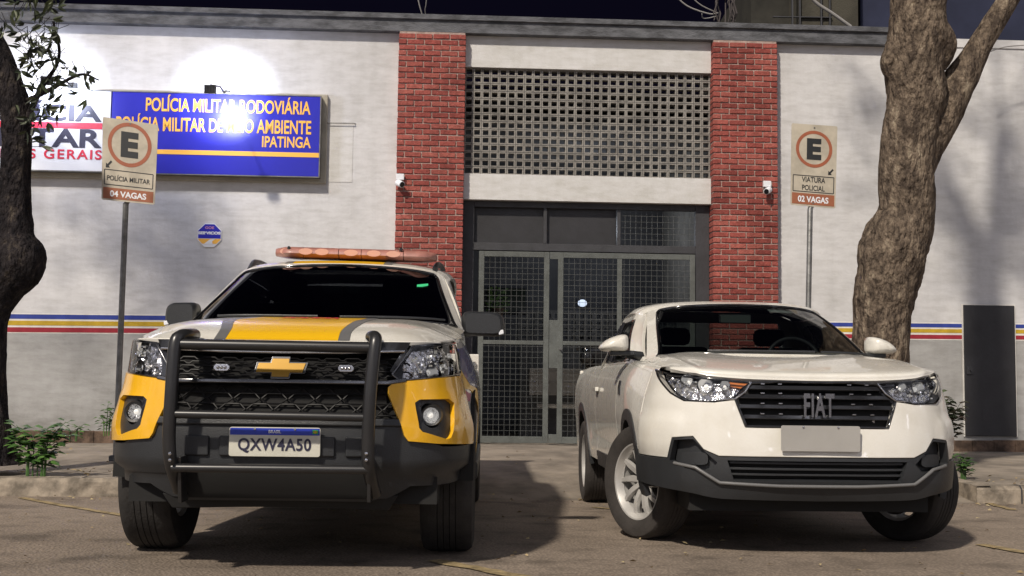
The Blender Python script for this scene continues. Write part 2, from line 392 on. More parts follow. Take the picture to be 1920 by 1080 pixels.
# kerb returns beside the driveway
for s, u in ((1, UL), (-1, UR)):
    b = MB(); prof = [(KW, -.05, kerbtop), (KW-.25, -.03, kerbtop+.006), (KW-.9, .07, .108), (2.2, .135, .14)]
    vs = [wall_pt(u, w, z0-.06) for w, z0, z1 in prof] + [wall_pt(u, w, z1) for w, z0, z1 in prof] + [wall_pt(u-s*.12, w, z1+.004) for w, z0, z1 in prof]
    b.add(vs, [(i, i+1, i+5, i+4) for i in range(3)] + [(i+4, i+5, i+9, i+8) for i in range(3)])
    tag(b.build('kerb', M_kerb), kind='structure')
# worn parking lines on the asphalt
def gpt(px, py, h=0):
    r_ = ray(px, py); z = h
    for _ in range(30):
        t = (z - CAMH)/r_.z; p = CO + r_*t; w = -(WRi @ p).y; z = road_z(w) + h
    return p
for a, b_, wd in (((40,934),(235,968),.07), ((815,1052),(1010,1090),.09), ((1110,952),(1165,957),.05), ((1838,1022),(1990,1050),.08), ((1790,925),(1900,957),.07)):
    A = gpt(*a); B = gpt(*b_); d = (B-A).normalized(); nn = Vector((-d.y, d.x, 0))*wd/2; q = []
    N = 14
    for i in range(N+1):
        p = A.lerp(B, i/N); w = -(WRi @ p).y; z = road_z(w)+.006
        k1 = 1+.5*mnoise.noise(p*9); k2 = 1+.5*mnoise.noise(p*9+Vector((5,5,5)))
        q += [(p.x+nn.x*k1, p.y+nn.y*k1, z), (p.x-nn.x*k2, p.y-nn.y*k2, z)]
    tag(MB().add(q, [(2*i, 2*i+1, 2*i+3, 2*i+2) for i in range(N)]).build('parking_line', M_line), kind='structure')

# ================================================================ the building
bld = empty('police_building', WO, WA)
tag(bld, 'long white police building with red brick pillars, breeze block screen and barred gate', 'building')
PL0 = WL(748, 75, .1)[0]; PL1 = WL(873.5, 75, .1)[0]; PR0 = WL(1336.5, 75, .1)[0]; PR1 = WL(1456.5, 85, .1)[0]
ZT = WL(960, 69)[1]; ZC = ZT + .20
z_a = WL(1100, 131)[1]; z_b = WL(1100, 330)[1]; z_c = WL(1100, 378)[1]
b = MB(); b.box(-16, PL0, 0, .25, -.1, ZT+.02); b.build('wall', M_wall, bld)
b = MB(); b.box(PR1, 16, 0, .25, -.1, ZT+.02); b.build('wall', M_wall, bld)
uc = WL(1775, 60)[0]
b = MB()
b.box(-16.1, uc, -.10, .40, ZT, ZC); b.box(-16.1, uc, -.13, .40, ZC-.06, ZC+.001)
b.build('parapet_cap', M_conc, bld, bevel=.006)
b = MB(); b.box(uc+.002, 16.1, -.015, .32, ZT+.021, ZT+.12); b.build('parapet_cap', M_wall, bld)
b = MB(); b.box(-16, 16, .42, 9, ZT-.7, ZT-.5); b.box(-16, 16, 8.8, 9, -.1, ZT-.71); b.box(-16,-15.8,.42,8.8,-.1,ZT-.71); b.box(15.8,16,.42,8.8,-.1,ZT-.71); b.build('roof', M_conc, bld)
b = MB(); b.box(PL1, PR0, .0, .25, z_a, ZT-.001); b.build('beam', M_beam, bld)
b = MB(); b.box(PL1, PR0, .0, .25, z_c, z_b); b.build('beam', M_beam, bld)
# lower grey field, stripes (the street falls a little towards the left, the paint follows it)
def band(name, pts_l, pts_r, u0, u1, m, off):       # z at two measured points -> sloped band
    (ua, za0, za1), (ub, zb0, zb1) = pts_l, pts_r
    z0 = lambda u: za0 + (zb0-za0)*(u-ua)/(ub-ua); z1 = lambda u: za1 + (zb1-za1)*(u-ua)/(ub-ua)
    vs = [(u0,-off,z0(u0)),(u1,-off,z0(u1)),(u1,-off,z1(u1)),(u0,-off,z1(u0)),(u0,.01,z0(u0)),(u1,.01,z0(u1)),(u1,.01,z1(u1)),(u0,.01,z1(u0))]
    return MB().add(vs, [(0,1,2,3),(0,4,5,1),(3,2,6,7),(0,3,7,4),(1,5,6,2)]).build(name, m, bld)
def sp(px, y0, y1): a = WL(px, y0); c = WL(px, y1); return (a[0], c[1], a[1])
SB = [('painted_stripe', 589, 597.5, 607.5, 614.5, M_blue, .005), ('painted_stripe', 601, 609.6, 617.5, 624.5, M_yel, .005), ('painted_stripe', 613.5, 622.5, 628.5, 636, M_red, .005)]
for u0, u1 in ((-16, PL0-.002), (PR1+.002, 16)):
    band('white_band', sp(15, 587, 624.5), sp(1825, 605.5, 638), u0, u1, M_wpaint, .0025)
    for nm, a0, a1, c0, c1, m, of in SB: band(nm, sp(15, a0, a1), sp(1825, c0, c1), u0, u1, m, of)
    a = WL(15, 624.5); c = WL(1825, 638)
    band('lower_wall', (a[0], -.1, a[1]-.001), (c[0], -.1, c[1]-.001), u0, u1, M_low, .003)
for u0, u1 in ((-16, PL0-.002), (PR1+.002, 16)):
    b = MB(); us = frange(u0, u1, .25)
    for i in range(len(us)-1):
        h = .30 + .03*mnoise.noise(Vector((us[i]*1.3, 0, 0))); b.box(us[i], us[i+1]-.004, -.03-.012*mnoise.noise(Vector((us[i]*5,1,0))), 0, -.1, h)
    b.build('plinth', M_plinth, bld, bevel=.004)

# brick pillars: every brick real, standing proud of the mortar
def pillar(u0, u1, ztop, seed, name='brick_pillar'):
    rnd = random.Random(seed); core = MB(); core.box(u0+.008, u1-.008, -.105, .26, -.05, ztop); p = core.build(name, M_mortar, bld)
    bk = MB(); ch, bw, mo = .0645, .193, .013; row = 0; z = -.02
    while z + ch*.75 < ztop:
        off = (bw/2 if row % 2 else 0) + rnd.uniform(-.006, .006); u = u0 - off
        while u < u1:
            a = max(u, u0); c = min(u+bw-mo, u1)
            if c - a > .03:
                j = rnd.uniform(-.002, .002); e = rnd.uniform(.0, .006); w1 = rnd.uniform(-.002,.002)
                fy = -.114 - e; bk.obox(((a+c)/2, (fy+.25)/2, z+(ch-mo)/2+j), ((c-a)/2, 0, w1), (0, (.25-fy)/2, 0), (0, 0, (ch-mo)/2))
            u += bw
        z += ch; row += 1
    k = bk.build('brick_facing', M_brick, p); m = k.modifiers.new('b','BEVEL'); m.width = .0035; m.segments = 1
    return p
pillar(PL0, PL1, ZT-.002, 1); pillar(PR0, PR1, ZT-.002, 2)

# breeze block screen
b = MB(); nu, nz_ = 29, 14; W_ = PR0-PL1; H_ = z_a-z_b
t = .032; pu = W_/nu; pz = H_/nz_
for i in range(nu+1): b.box(PL1+i*pu-t/2, PL1+i*pu+t/2, .045, .14, z_b, z_a)
for j in range(nz_+1): b.box(PL1, PR0, .046, .139, max(z_b, z_b+j*pz-t/2), min(z_a, z_b+j*pz+t/2))
scr = b.build('breeze_block_screen', M_block, bld)
b = MB()
for i in range(nu+1):
    b.box(PL1+i*pu-.002, PL1+i*pu+.002, .0435, .05, z_b, z_a)
for j in range(nz_+1): b.box(PL1, PR0, .0437, .05, z_b+j*pz-.002, z_b+j*pz+.002)
b.build('mortar_joint', M_dark, scr)

# porch behind the gate
GY = .12
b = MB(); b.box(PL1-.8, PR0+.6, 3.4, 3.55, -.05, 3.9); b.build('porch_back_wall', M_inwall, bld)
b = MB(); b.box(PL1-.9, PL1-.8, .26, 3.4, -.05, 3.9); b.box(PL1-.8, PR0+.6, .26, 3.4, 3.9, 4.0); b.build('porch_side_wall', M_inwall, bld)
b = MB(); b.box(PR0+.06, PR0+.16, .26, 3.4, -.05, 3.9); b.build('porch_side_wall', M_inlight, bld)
# low openwork wall, window and white counter seen through the mesh
a = WL(975, 585, -2.4); c = WL(1175, 640, -2.4)
b = MB(); b.box(a[0], c[0]+.6, 2.4, 2.5, -.05, c[1]); b.box(a[0], c[0]+.6, 2.4, 2.5, a[1], a[1]+.03)
n = 13; pu = (c[0]-a[0])/n; pz = (a[1]-c[1])/4
for i in range(n+8): b.box(a[0]+i*pu-.025, a[0]+i*pu+.025, 2.4, 2.5, c[1], a[1])
for j in range(5): b.box(a[0], c[0]+.6, 2.402, 2.498, c[1]+j*pz-.02, c[1]+j*pz+.02)
b.build('openwork_partition', mat('partition', (.16,.16,.155), .9, var=.3), bld)
a = WL(993, 690, -1.8); c = WL(1100, 742, -1.8)
b = MB(); b.box(a[0], c[0]+.35, 1.8, 2.1, c[1], a[1]); b.box(a[0]+.1, c[0]+.3, 1.79, 2.0, c[1]-.16, c[1]-.11)
for k in range(3): b.box(a[0]+.02, c[0]+.33, 1.79, 1.8, c[1]+.03+k*.13, c[1]+.035+k*.13)
cab = b.build('storage_cabinet', mat('cream_laminate', (.45,.43,.38), .6, var=.2), None, bevel=.004)
cab.location = WO; cab.rotation_euler = (0,0,WA); tag(cab, 'pale low cabinet standing inside the porch behind the gate', 'cabinet')
a = WL(914, 540, -3.38); c = WL(985, 584, -3.38)
b = MB(); b.box(a[0]-.04, c[0]+.04, 3.37, 3.395, c[1]-.03, a[1]+.03); wn = b.build('porch_window', M_dframe, bld)
b = MB(); b.box(a[0], c[0], 3.36, 3.368, c[1], a[1]); b.build('pane', mat('dusky_glass', (.02,.03,.02), .1), wn)
b = MB()
rn = random.Random(5)
for i in range(90):
    p = Vector((lerp(a[0], a[0]+.28, rn.random()), 3.2+rn.random()*.1, lerp(c[1]-.02, a[1]-.02, rn.random())))
    d = Vector((rn.uniform(-1,1), rn.uniform(-.3,.3), rn.uniform(-.4,1))).normalized()*.05; s_ = d.cross(Vector((0,1,0))).normalized()*.015
    b.add([p, p+d*.5+s_, p+d, p+d*.5-s_], [(0,1,2,3)])
pf = b.build('foliage', mat('porch_plant', (.09,.17,.035), .6), None); pt = empty('hanging_plant', WO, WA); pf.parent = pt
b = MB(); b.lathe([(.0,-.08),(.07,-.07),(.09,.05),(.0,.05)], Matrix.Translation((a[0]+.14, 3.25, c[1]-.02)), 14); b.build('pot', M_plinth, pt)
b = MB(); b.tube([(a[0]+.14, 3.25, c[1]+.02), (a[0]+.14, 3.25, 3.9)], .006, 6); b.build('hanger', M_dframe, pt)
tag(pt, 'bright green plant hanging inside the porch behind the left gate leaf', 'plant')
a = WL(1091, 569, -2.9)
b = MB(); b.box(a[0]-.08, a[0]+.08, 2.84, 2.9, a[1]-.06, a[1]+.07); lp = b.build('porch_lamp', M_dframe, None, bevel=.006, loc=WO, rz=WA)
tag(lp, 'small lit lamp glowing blue white on the porch back wall', 'lamp')
b = MB(); b.lathe([(0,.012),(.03,.010),(.05,0)], Matrix.Translation((a[0], 2.838, a[1])) @ Matrix.Rotation(PI/2,4,'X') @ Matrix.Scale(1.25,4,(1,0,0)), 20); b.build('lens', mat('porch_lens', (.8,.85,1), .4, emit=(.7,.82,1), es=.9), lp)

ld = bpy.data.lights.new('porch', 'POINT'); ld.energy = 16; ld.shadow_soft_size = .05; ld.color = (.8,.87,1)
lo = bpy.data.objects.new('lamp', ld); C.objects.link(lo); lo.parent = lp; lo.location = (a[0]-.1, 1.9, a[1]+.9)
# gate frame, transom and leaves
def wb(mb, x0, y0, x1, y1, d0, d1, v=-GY):            # box from photo-measured corners
    a = WL(x0, y0, v); c = WL(x1, y1, v); mb.box(min(a[0],c[0]), max(a[0],c[0]), d0, d1, min(a[1],c[1]), max(a[1],c[1])); return mb
GZ0 = .20
b = MB()
zt = z_c; zl = WL(1000, 462, -GY)[1]; zl2 = WL(1000, 471, -GY)[1]
b.box(PL1, PL1+.13, GY-.03, GY+.05, GZ0-.05, zt); b.box(PR0-.16, PR0, GY-.03, GY+.05, GZ0-.05, zt)
b.box(PL1+.131, PR0-.161, GY-.028, GY+.048, zt-.07, zt); b.box(PL1+.131, PR0-.161, GY-.028, GY+.048, zl2, zl+.03)
u = WL(1160, 420, -GY)[0]; b.box(u-.02, u+.02, GY-.026, GY+.046, zl+.031, zt-.071)
u = WL(1022, 420, -GY)[0]; b.box(u-.02, u+.02, GY-.026, GY+.046, zl+.031, zt-.071)
gf = b.build('gate_frame', M_dframe, bld, bevel=.004)
b = MB()
uL = WL(1157, 420, -GY)[0]; b.box(PL1+.131, uL-.012, GY+.03, GY+.036, zl+.03, zt-.07); b.build('transom_panel', M_door, gf)
def mesh_grid(name, u0, u1, z0, z1, y, par, p=.064, r=.0017):
    b = MB(); n = max(1, round((u1-u0)/p)); m_ = max(1, round((z1-z0)/p))
    for i in range(1, n): u = lerp(u0, u1, i/n); b.box(u-r, u+r, y-r, y+r, z0, z1)
    for j in range(1, m_): z = lerp(z0, z1, j/m_); b.box(u0, u1, y-3*r, y-r, z-r, z+r)
    return b.build(name, M_wire, par)
mesh_grid('wire_mesh', uL+.03, PR0-.16, zl+.03, zt-.07, GY, gf)
def leaf(x0, x1, midx=None, seg=None):
    b = MB(); t_ = .062
    a = WL(x0, 473, -GY)[0]; c = WL(x1, 473, -GY)[0]; z1 = WL(1000, 473, -GY)[1]; z0 = GZ0+.01
    zm = WL(1000, 643, -GY)[1]
    y0, y1 = GY-.05, GY-.031
    b.box(a, a+t_, y0, y1, z0, z1); b.box(c-t_, c, y0, y1, z0, z1)
    b.box(a+t_, c-t_, y0+.001, y1-.001, z1-t_, z1); b.box(a+t_, c-t_, y0+.001, y1-.001, z0, z0+.075); b.box(a+t_, c-t_, y0+.002, y1-.002, zm-.022, zm+.022)
    if midx:
        for mx_ in midx: m_ = WL(mx_, 473, -GY)[0]; b.box(m_-.028, m_+.028, y0+.003, y1-.003, z0+.05, z1-.05)
    return b.build('gate_leaf', M_gate, bld, bevel=.004), a+t_, c-t_, z0+.075, z1-t_, zm
l1, a, c, z0, z1, zm = leaf(898, 1030); mesh_grid('wire_mesh', a, c, z0, z1, GY-.04, l1)
l2, a, c, z0, z1, zm = leaf(1046, 1302, (1161,)); mesh_grid('wire_mesh', a, c, z0, z1, GY-.04, l2)
b = MB(); wb(b, 1030.5, 473, 1045.5, 825, GY-.045, GY-.035); a = WL(1038,600,-GY)[0]
z0 = GZ0+.012; z1 = WL(1000,473,-GY)[1]
for za, zb in ((z0, z0+.10), (WL(1000,690,-GY)[1]-.0, WL(1000,600,-GY)[1]), (z1-.08, z1)): MB().box(a-.052, a+.052, GY-.049, GY-.034, za, zb).build('lock_plate', M_gate, bld, bevel=.003)
b = MB(); k = WL(1050, 655, -GY); b.lathe([(0,-.03),(.012,-.03),(.012,0),(.02,0),(.02,.006)], Matrix.Translation((k[0], GY-.055, k[1])) @ Matrix.Rotation(-PI/2,4,'X'), 12); b.build('lock', M_steel, l2, smooth=40)
# black meter-room door on the right
a = WL(1806, 572, .02); c = WL(1906, 818, .02)
b = MB(); b.box(a[0], c[0], -.035, -.004, c[1], a[1]); dr = b.build('metal_door', M_door, bld, bevel=.005)
b = MB(); e = .014
for x0, x1, q0, q1 in ((a[0]-e, a[0]-.002, c[1]-.01, a[1]+e), (c[0]+.002, c[0]+e, c[1]-.01, a[1]+e), (a[0]-.002, c[0]+.002, a[1]+.002, a[1]+e)): b.box(x0, x1, -.02, -.003, q0, q1)
b.build('door_frame', M_wpaint, dr)
k = WL(1818, 694, .03); b = MB(); b.box(k[0]-.04, k[0]+.035, -.05, -.035, k[1]-.045, k[1]+.045); b.lathe([(0,0),(.012,0),(.012,.03),(0,.03)], Matrix.Translation((k[0], -.05, k[1])) @ Matrix.Rotation(PI/2,4,'X'), 10); b.build('lock', M_dframe, dr)
b = MB(); b.box(a[0]+.2, c[0]-.05, -.037, -.035, c[1]+.16, c[1]+.30); b.build('patch_plate', M_door, dr)

# ================================================================ signs on the wall
def wall_fn(cx, cz, y): return lambda a, b: (cx+a, y, cz+b)
M_sblue = mat('sign_blue', (.018,.02,.42), .32, var=.08, vscale=2); M_swhite = mat('sign_white', (.78,.80,.84), .4, var=.08, vscale=2)
M_beige = mat('beige_board', (.42,.39,.32), .8, var=.25, vscale=4, bump=.2)
M_orange = mat('letter_orange', (.88,.47,.07), .5); M_ink = mat('letter_dark', (.02,.02,.05), .5); M_lred = mat('letter_red', (.62,.02,.06), .5)
V1 = .14
x1, ztop = WL(615, 183, .02)[0], WL(600, 178, .02)[1]; zb_ = WL(400, 340, .02)[1]; x0 = WL(-330, 300, .02)[0]
b = MB(); b.box(x0, x1, -.05, 0, zb_, ztop); bb = b.build('sign_backing_board', M_beige, None, bevel=.004, loc=WO, rz=WA)
tag(bb, 'long beige backing board behind the white and blue wall signs', 'board')
sg = empty('wall_sign', WO, WA); tag(sg, 'bright blue wall sign with orange lettering ending in IPATINGA', 'sign')
A = WL(211, 172, V1); B = WL(597, 330, V1); zc1 = WL(400, 176.5, V1)[1]; zc0 = WL(400, 327, V1)[1]
b = MB(); b.box(A[0], B[0], -V1, -.052, zc0, zc1); b.build('panel', M_sblue, sg, bevel=.003)
b = MB(); e = .012
b.box(A[0]-e, B[0]+e, -V1-.006, -.053, zc1+.001, zc1+e); b.box(A[0]-e, B[0]+e, -V1-.006, -.053, zc0-e, zc0-.001); b.box(B[0]+.001, B[0]+e, -V1-.006, -.053, zc0, zc1)
b.build('frame', M_steel, sg)
def wtext(name, s, X0, X1, Y0, Y1, v, m, par, bold=.03, sp_=1.0):
    a = WL(X0, Y1, v); c = WL(X1, Y0, v)
    return text_obj(name, s, c[0]-a[0], c[1]-a[1], wall_fn((a[0]+c[0])/2, (a[1]+c[1])/2, -v), m, par, bold, sp_)
wtext('lettering', 'POLÍCIA MILITAR RODOVIÁRIA', 273, 583, 184, 208, V1+.004, M_orange, sg, .02)
wtext('lettering', 'POLÍCIA MILITAR DE MEIO AMBIENTE', 217, 584, 220, 244, V1+.004, M_orange, sg, .02)
wtext('lettering', 'IPATINGA', 491, 583, 257, 276, V1+.004, M_orange, sg, .02)
a = WL(211, 291.5, V1); c = WL(597, 283, V1); b = MB(); b.box(A[0], B[0], -V1-.004, -V1-.0005, WL(400,291,V1)[1], WL(400,282.5,V1)[1]); b.build('stripe', M_orange, sg)
sw = empty('wall_sign', WO, WA); tag(sw, 'white illuminated wall sign with large dark letters above red DE MINAS GERAIS', 'sign')
zw1 = WL(100, 168, V1)[1]; zw0 = WL(100, 319, V1)[1]; xw0 = WL(-300, 300, V1)[0]
b = MB(); b.box(xw0, A[0]-.014, -V1+.004, -.052, zw0, zw1); b.build('panel', M_swhite, sw, bevel=.003)
b = MB(); b.box(xw0-e, A[0]-.013, -V1-.002, -.053, zw0-e, zw0-.001); b.box(xw0-e, A[0]-.013, -V1-.002, -.053, zw1+.001, zw1+e); b.build('frame', M_steel, sw)
wtext('lettering', 'POLÍCIA', -62, 192, 190, 223, V1+.002, M_ink, sw, .03)
wtext('lettering', 'MILITAR', -62, 192, 243, 272, V1+.002, M_ink, sw, .03)
wtext('lettering', 'DE MINAS GERAIS', -85, 191, 281.5, 293.5, V1+.002, M_lred, sw, .02, 1.2)
b = MB(); a = WL(-85, 236, V1); c = WL(192, 231, V1); b.box(a[0], c[0], -V1+.0, -V1+.0035, a[1], c[1]); b.build('stripe', M_lred, sw)
b = MB(); k0 = WL(608, 230.5, .03); k1 = WL(664, 231, .03); b.tube([(k0[0],-.03,k0[1]),(k1[0],-.03,k1[1]),(k1[0]+.01,0,k1[1])], .006, 8)
rod = b.build('wall_bracket', M_steel, None, loc=WO, rz=WA); tag(rod, 'thin metal rod sticking out of the wall right of the blue sign', 'bracket')
b = MB(); a = WL(614, 236); c = WL(660, 342); b.box(a[0]+.03, c[0], -.004, .001, c[1], a[1]); b.build('plaster_patch', M_beam, bld)  # thin raised patch in the beam plaster tone

# octagonal plaque
K = WL(392.5, 441, .02); R_ = .142
def octo(r): return [(K[0]+r*math.cos(PI/8+i*PI/4), K[1]+r*math.sin(PI/8+i*PI/4)) for i in range(8)]
oc = empty('octagonal_plaque', WO, WA); tag(oc, 'small octagonal blue and orange security plaque on the white wall', 'plaque')
wy = lambda a, b_, d: (a, -d, b_)
MB().prism(octo(R_), .0, .012, wy).build('panel', M_swhite, oc, bevel=.002)
cut = lambda lo, hi, r: [p for p in clipz(octo(r), K[1]+lo, K[1]+hi)]
def clipz(poly, lo, hi):
    for s, lim in ((1, lo), (-1, hi)):
        out = []
        for i in range(len(poly)):
            p, q = poly[i], poly[(i+1) % len(poly)]
            ip, iq = s*(p[1]-lim) >= 0, s*(q[1]-lim) >= 0
            if ip: out.append(p)
            if ip != iq: t = (lim-p[1])/(q[1]-p[1]); out.append((lerp(p[0],q[0],t), lim))
        poly = out
    return poly
MB().prism(cut(-.035, .2, R_-.008), .012, .014, wy).build('blue_field', M_sblue, oc)
MB().prism(cut(-.095, -.04, R_-.010), .012, .014, wy).build('orange_field', M_orange, oc)
MB().prism([(K[0]-.06,K[1]-.10),(K[0]+.0,K[1]-.05),(K[0]+.07,K[1]-.034),(K[0]+.03,K[1]-.07),(K[0]+.04,K[1]-.1)], .0142, .016, wy).build('white_swoosh', M_swhite, oc)
text_obj('lettering', 'SERVIÇOS', .245, .04, wall_fn(K[0], K[1]+.022, -.0165), M_swhite, oc, .06)
text_obj('lettering', 'GOE', .10, .03, wall_fn(K[0], K[1]+.085, -.0165), mat('plaque_pink', (.45,.2,.4), .5), oc, .04)

# security cameras on the pillars
def seccam(px, py, s, lab):
    k = WL(px, py, .12); o = empty('security_camera', WR @ Vector((k[0], -.125, k[1])), WA)
    b = MB(); b.box(-.045, .045, -.045, 0, .045, .115); b.build('junction_box', M_swhite, o, bevel=.006)
    b = MB(); b.tube([(0,-.02,.045),(0,-.05,.01)], .012, 10); b.build('bracket', M_swhite, o, smooth=40)
    d = Vector((s*.55, -.8, -.35)).normalized(); p = Vector((0,-.06,0))
    b = MB(); b.tube([p-d*.05, p-d*.045, p+d*.05, p+d*.052], [.03,.036,.036,.034], 18); b.build('housing', M_swhite, o, smooth=40)
    b = MB(); b.tube([p+d*.05, p+d*.058], [.030,.028], 18); b.build('lens', mat('cam_lens', (.01,.01,.012), .1), o, smooth=40)
    return tag(o, lab, 'camera')
seccam(750, 346, 1, 'white security camera on the left edge of the left brick pillar')
seccam(1437, 359, -1, 'white security camera on the right brick pillar near the estacionamento sign')

# floodlights over the signs
def flood(px, py, tx_, ty_, rad, lab, power):
    """arm-mounted LED floodlight standing off the wall and shining back at it"""
    v = .88; k = WL(px, py, v); t = WL(tx_, ty_, 0); o = empty('floodlight', WO, WA); tag(o, lab, 'floodlight')
    b = MB(); b.box(k[0]-.05, k[0]+.05, -.03, 0, k[1]+.10, k[1]+.20); b.build('wall_plate', M_conc, o, bevel=.005)
    b = MB(); b.tube([(k[0], -.03, k[1]+.15), (k[0], -.35, k[1]+.16), (k[0], -v+.0, k[1]+.05)], .009, 8); b.build('arm', M_dframe, o, smooth=40)
    d = (Vector((t[0], 0, t[1])) - Vector((k[0], -v, k[1]))).normalized(); sx_ = d.cross(Vector((0,0,1))).normalized(); uz = sx_.cross(d)
    K_ = Vector((k[0], -v, k[1])); b = MB(); b.obox(K_ - d*.025, sx_*.06, d*.018, uz*.045)
    for q in range(-3, 4): b.obox(K_ - d*.05 + sx_*q*.016, sx_*.002, d*.012, uz*.04)
    b.build('housing', M_conc, o)
    b = MB(); b.obox(K_ - d*.004, sx_*.054, d*.003, uz*.04); b.build('lens', mat('flood_lens', (.9,.95,1), .3, emit=(.82,.9,1), es=40), o)
    ld = bpy.data.lights.new('flood', 'SPOT'); ld.energy = power; ld.shadow_soft_size = .04; ld.color = (.78,.84,1)
    L_ = (Vector((t[0], 0, t[1])) - K_).length; ld.spot_size = 2*math.atan(rad/L_)*1.22; ld.spot_blend = .42
    lo = bpy.data.objects.new('lamp', ld); C.objects.link(lo); lo.parent = o; lo.location = K_ + d*.03; lo.rotation_euler = d.to_track_quat('-Z', 'Y').to_euler()
    ld = bpy.data.lights.new('spill', 'POINT'); ld.energy = power*.32; ld.shadow_soft_size = .08; ld.color = (.68,.74,1)
    lo = bpy.data.objects.new('spill', ld); C.objects.link(lo); lo.parent = o; lo.location = K_ + d*.06
flood(395, 168, 423, 190, .55, 'small floodlight on an arm over the blue wall sign', 72)
flood(88, 152, 105, 168, .56, 'small floodlight on an arm over the white wall sign', 72)

# ================================================================ parking signs
M_plate = mat('sign_plate', (.52,.47,.38), .55, var=.25, vscale=6); M_ring = mat('sign_ring', (.36,.11,.055), .5, var=.15, vscale=10)
M_black = mat('sign_black', (.02,.022,.025), .5); M_brown = mat('sign_brown', (.34,.12,.06), .5, var=.15, vscale=8)
def parking_sign(D, tl, tr, br, bl, polex, poleb, lab, lines, last, arrow_right):
    TL, TR, BR, BL = (atD(*tl, D), atD(*tr, D+.02*arrow_right), atD(*br, D+.02*arrow_right), atD(*bl, D))
    o = empty('parking_sign', (0,0,0)); tag(o, lab, 'sign')
    n = (TR-TL).cross(TL-BL).normalized();  n = -n if n.y > 0 else n
    def F(a, b, d=0):                     # a,b in 0..1 from bottom left
        return BL.lerp(BR, a).lerp(TL.lerp(TR, a), b) + n*d
    w = (TR-TL).length; h = (TL-BL).length
    rp = round_poly([(0,0),(1,0),(1,1),(0,1)], .03)
    MB().prism(rp, 0, .004, lambda a,b,d: F(a,b,d)).build('panel', M_plate, o)
    cx, cy, R = .5, .70, .40*w
    circ = lambda r, s=40: [(cx+r*math.cos(t*2*PI/s)/w, cy+r*math.sin(t*2*PI/s)/h) for t in range(s)]
    b = MB(); A_, B_ = circ(R), circ(R*.83); vs = [F(a,b2,.006) for a,b2 in A_+B_]; b.add(vs, [(i,(i+1)%40,40+(i+1)%40,40+i) for i in range(40)]); b.build('ring', M_ring, o)
    tx = lambda nm, s, ax, bx, ww, hh, m, bo=.03, d=.0065: text_obj(nm, s, ww, hh, lambda a,b2: F(ax+a/w, bx+b2/h, d), m, o, bo)
    tx('letter', 'E', cx, cy, R*.80, R*1.15, M_black, .055)
    fr = [(.05,.19 if len(lines)==1 else .175),(.95,.19 if len(lines)==1 else .175),(.95,.37),(.05,.37)]
    b = MB(); th = .008
    for (a0,b0),(a1,b1) in zip(fr, fr[1:]+fr[:1]):
        p, q = F(a0,b0,.0055), F(a1,b1,.0055); d = (q-p).normalized(); s_ = d.cross(n)*th/2; b.add([p-s_,p+s_,q+s_,q-s_], [(0,1,2,3)])
    b.build('border', M_black, o)
    for i, (s, hh) in enumerate(lines):
        yy = .28 if len(lines) == 1 else (.325, .225)[i]
        tx('lettering', s, .5, yy, w*(.80 if len(lines)==1 else (.52,.50)[i]), hh*h, M_black, .015)
    MB().prism([(.03,.02),(.97,.02),(.97,.155),(.03,.155)], .0, .0057, lambda a,b,d: F(a,b,d)).build('brown_band', M_brown, o)
    tx('lettering', last, .5, .085, w*.68, .075*h, M_swhite, .03)
    ax = .88 if arrow_right > 0 else .13; s = 1 if arrow_right > 0 else 1
    arr = [(-.06,-.05),(.02,-.045),(-.005,-.02),(.06,.035),(.035,.055),(-.03,.0),(-.055,.02)]
    MB().prism([(ax+a*1.0, .435+b2*1.0*w/h*1.3) for a,b2 in arr], .001, .0062, lambda a,b,d: F(a,b,d)).build('arrow', M_black, o)
    b = MB()
    for q in (.96,.04):
        b.lathe([(0,.003),(.008,.0025),(.009,0)], Matrix.Translation(F(.5,q,.005)) @ Matrix.Rotation(PI/2,4,'X'), 10)
    b.build('bolt', M_steel, o)
    P = F(.5, .97) - n*.03; Pm = atD(polex[0], polex[1], D+.03); Pb = atD(*poleb, D+.03)
    b = MB(); b.tube([P, F(.5,.03)-n*.03, Pm, Pb], .026, 16); b.build('pole', M_steel, o, smooth=40)
    b = MB(); b.box(Pb.x-.05, Pb.x+.05, Pb.y-.05, Pb.y+.05, Pb.z-.03, Pb.z+.02); b.build('footing', M_conc, o, bevel=.01)
    return o
parking_sign(11.0, (193,219), (297,234), (290,384), (190.5,374), (236,382), (217,858), 'parking sign reading POLÍCIA MILITAR 04 VAGAS, on a leaning grey pole', [('POLÍCIA MILITAR', .075)], '04 VAGAS', -1)
parking_sign(11.6, (1484,231), (1570,237), (1566,391), (1482,384), (1519,392), (1511,845), 'parking sign reading VIATURA POLICIAL 02 VAGAS, beside the right brick pillar', [('VIATURA', .065), ('POLICIAL', .065)], '02 VAGAS', 1)

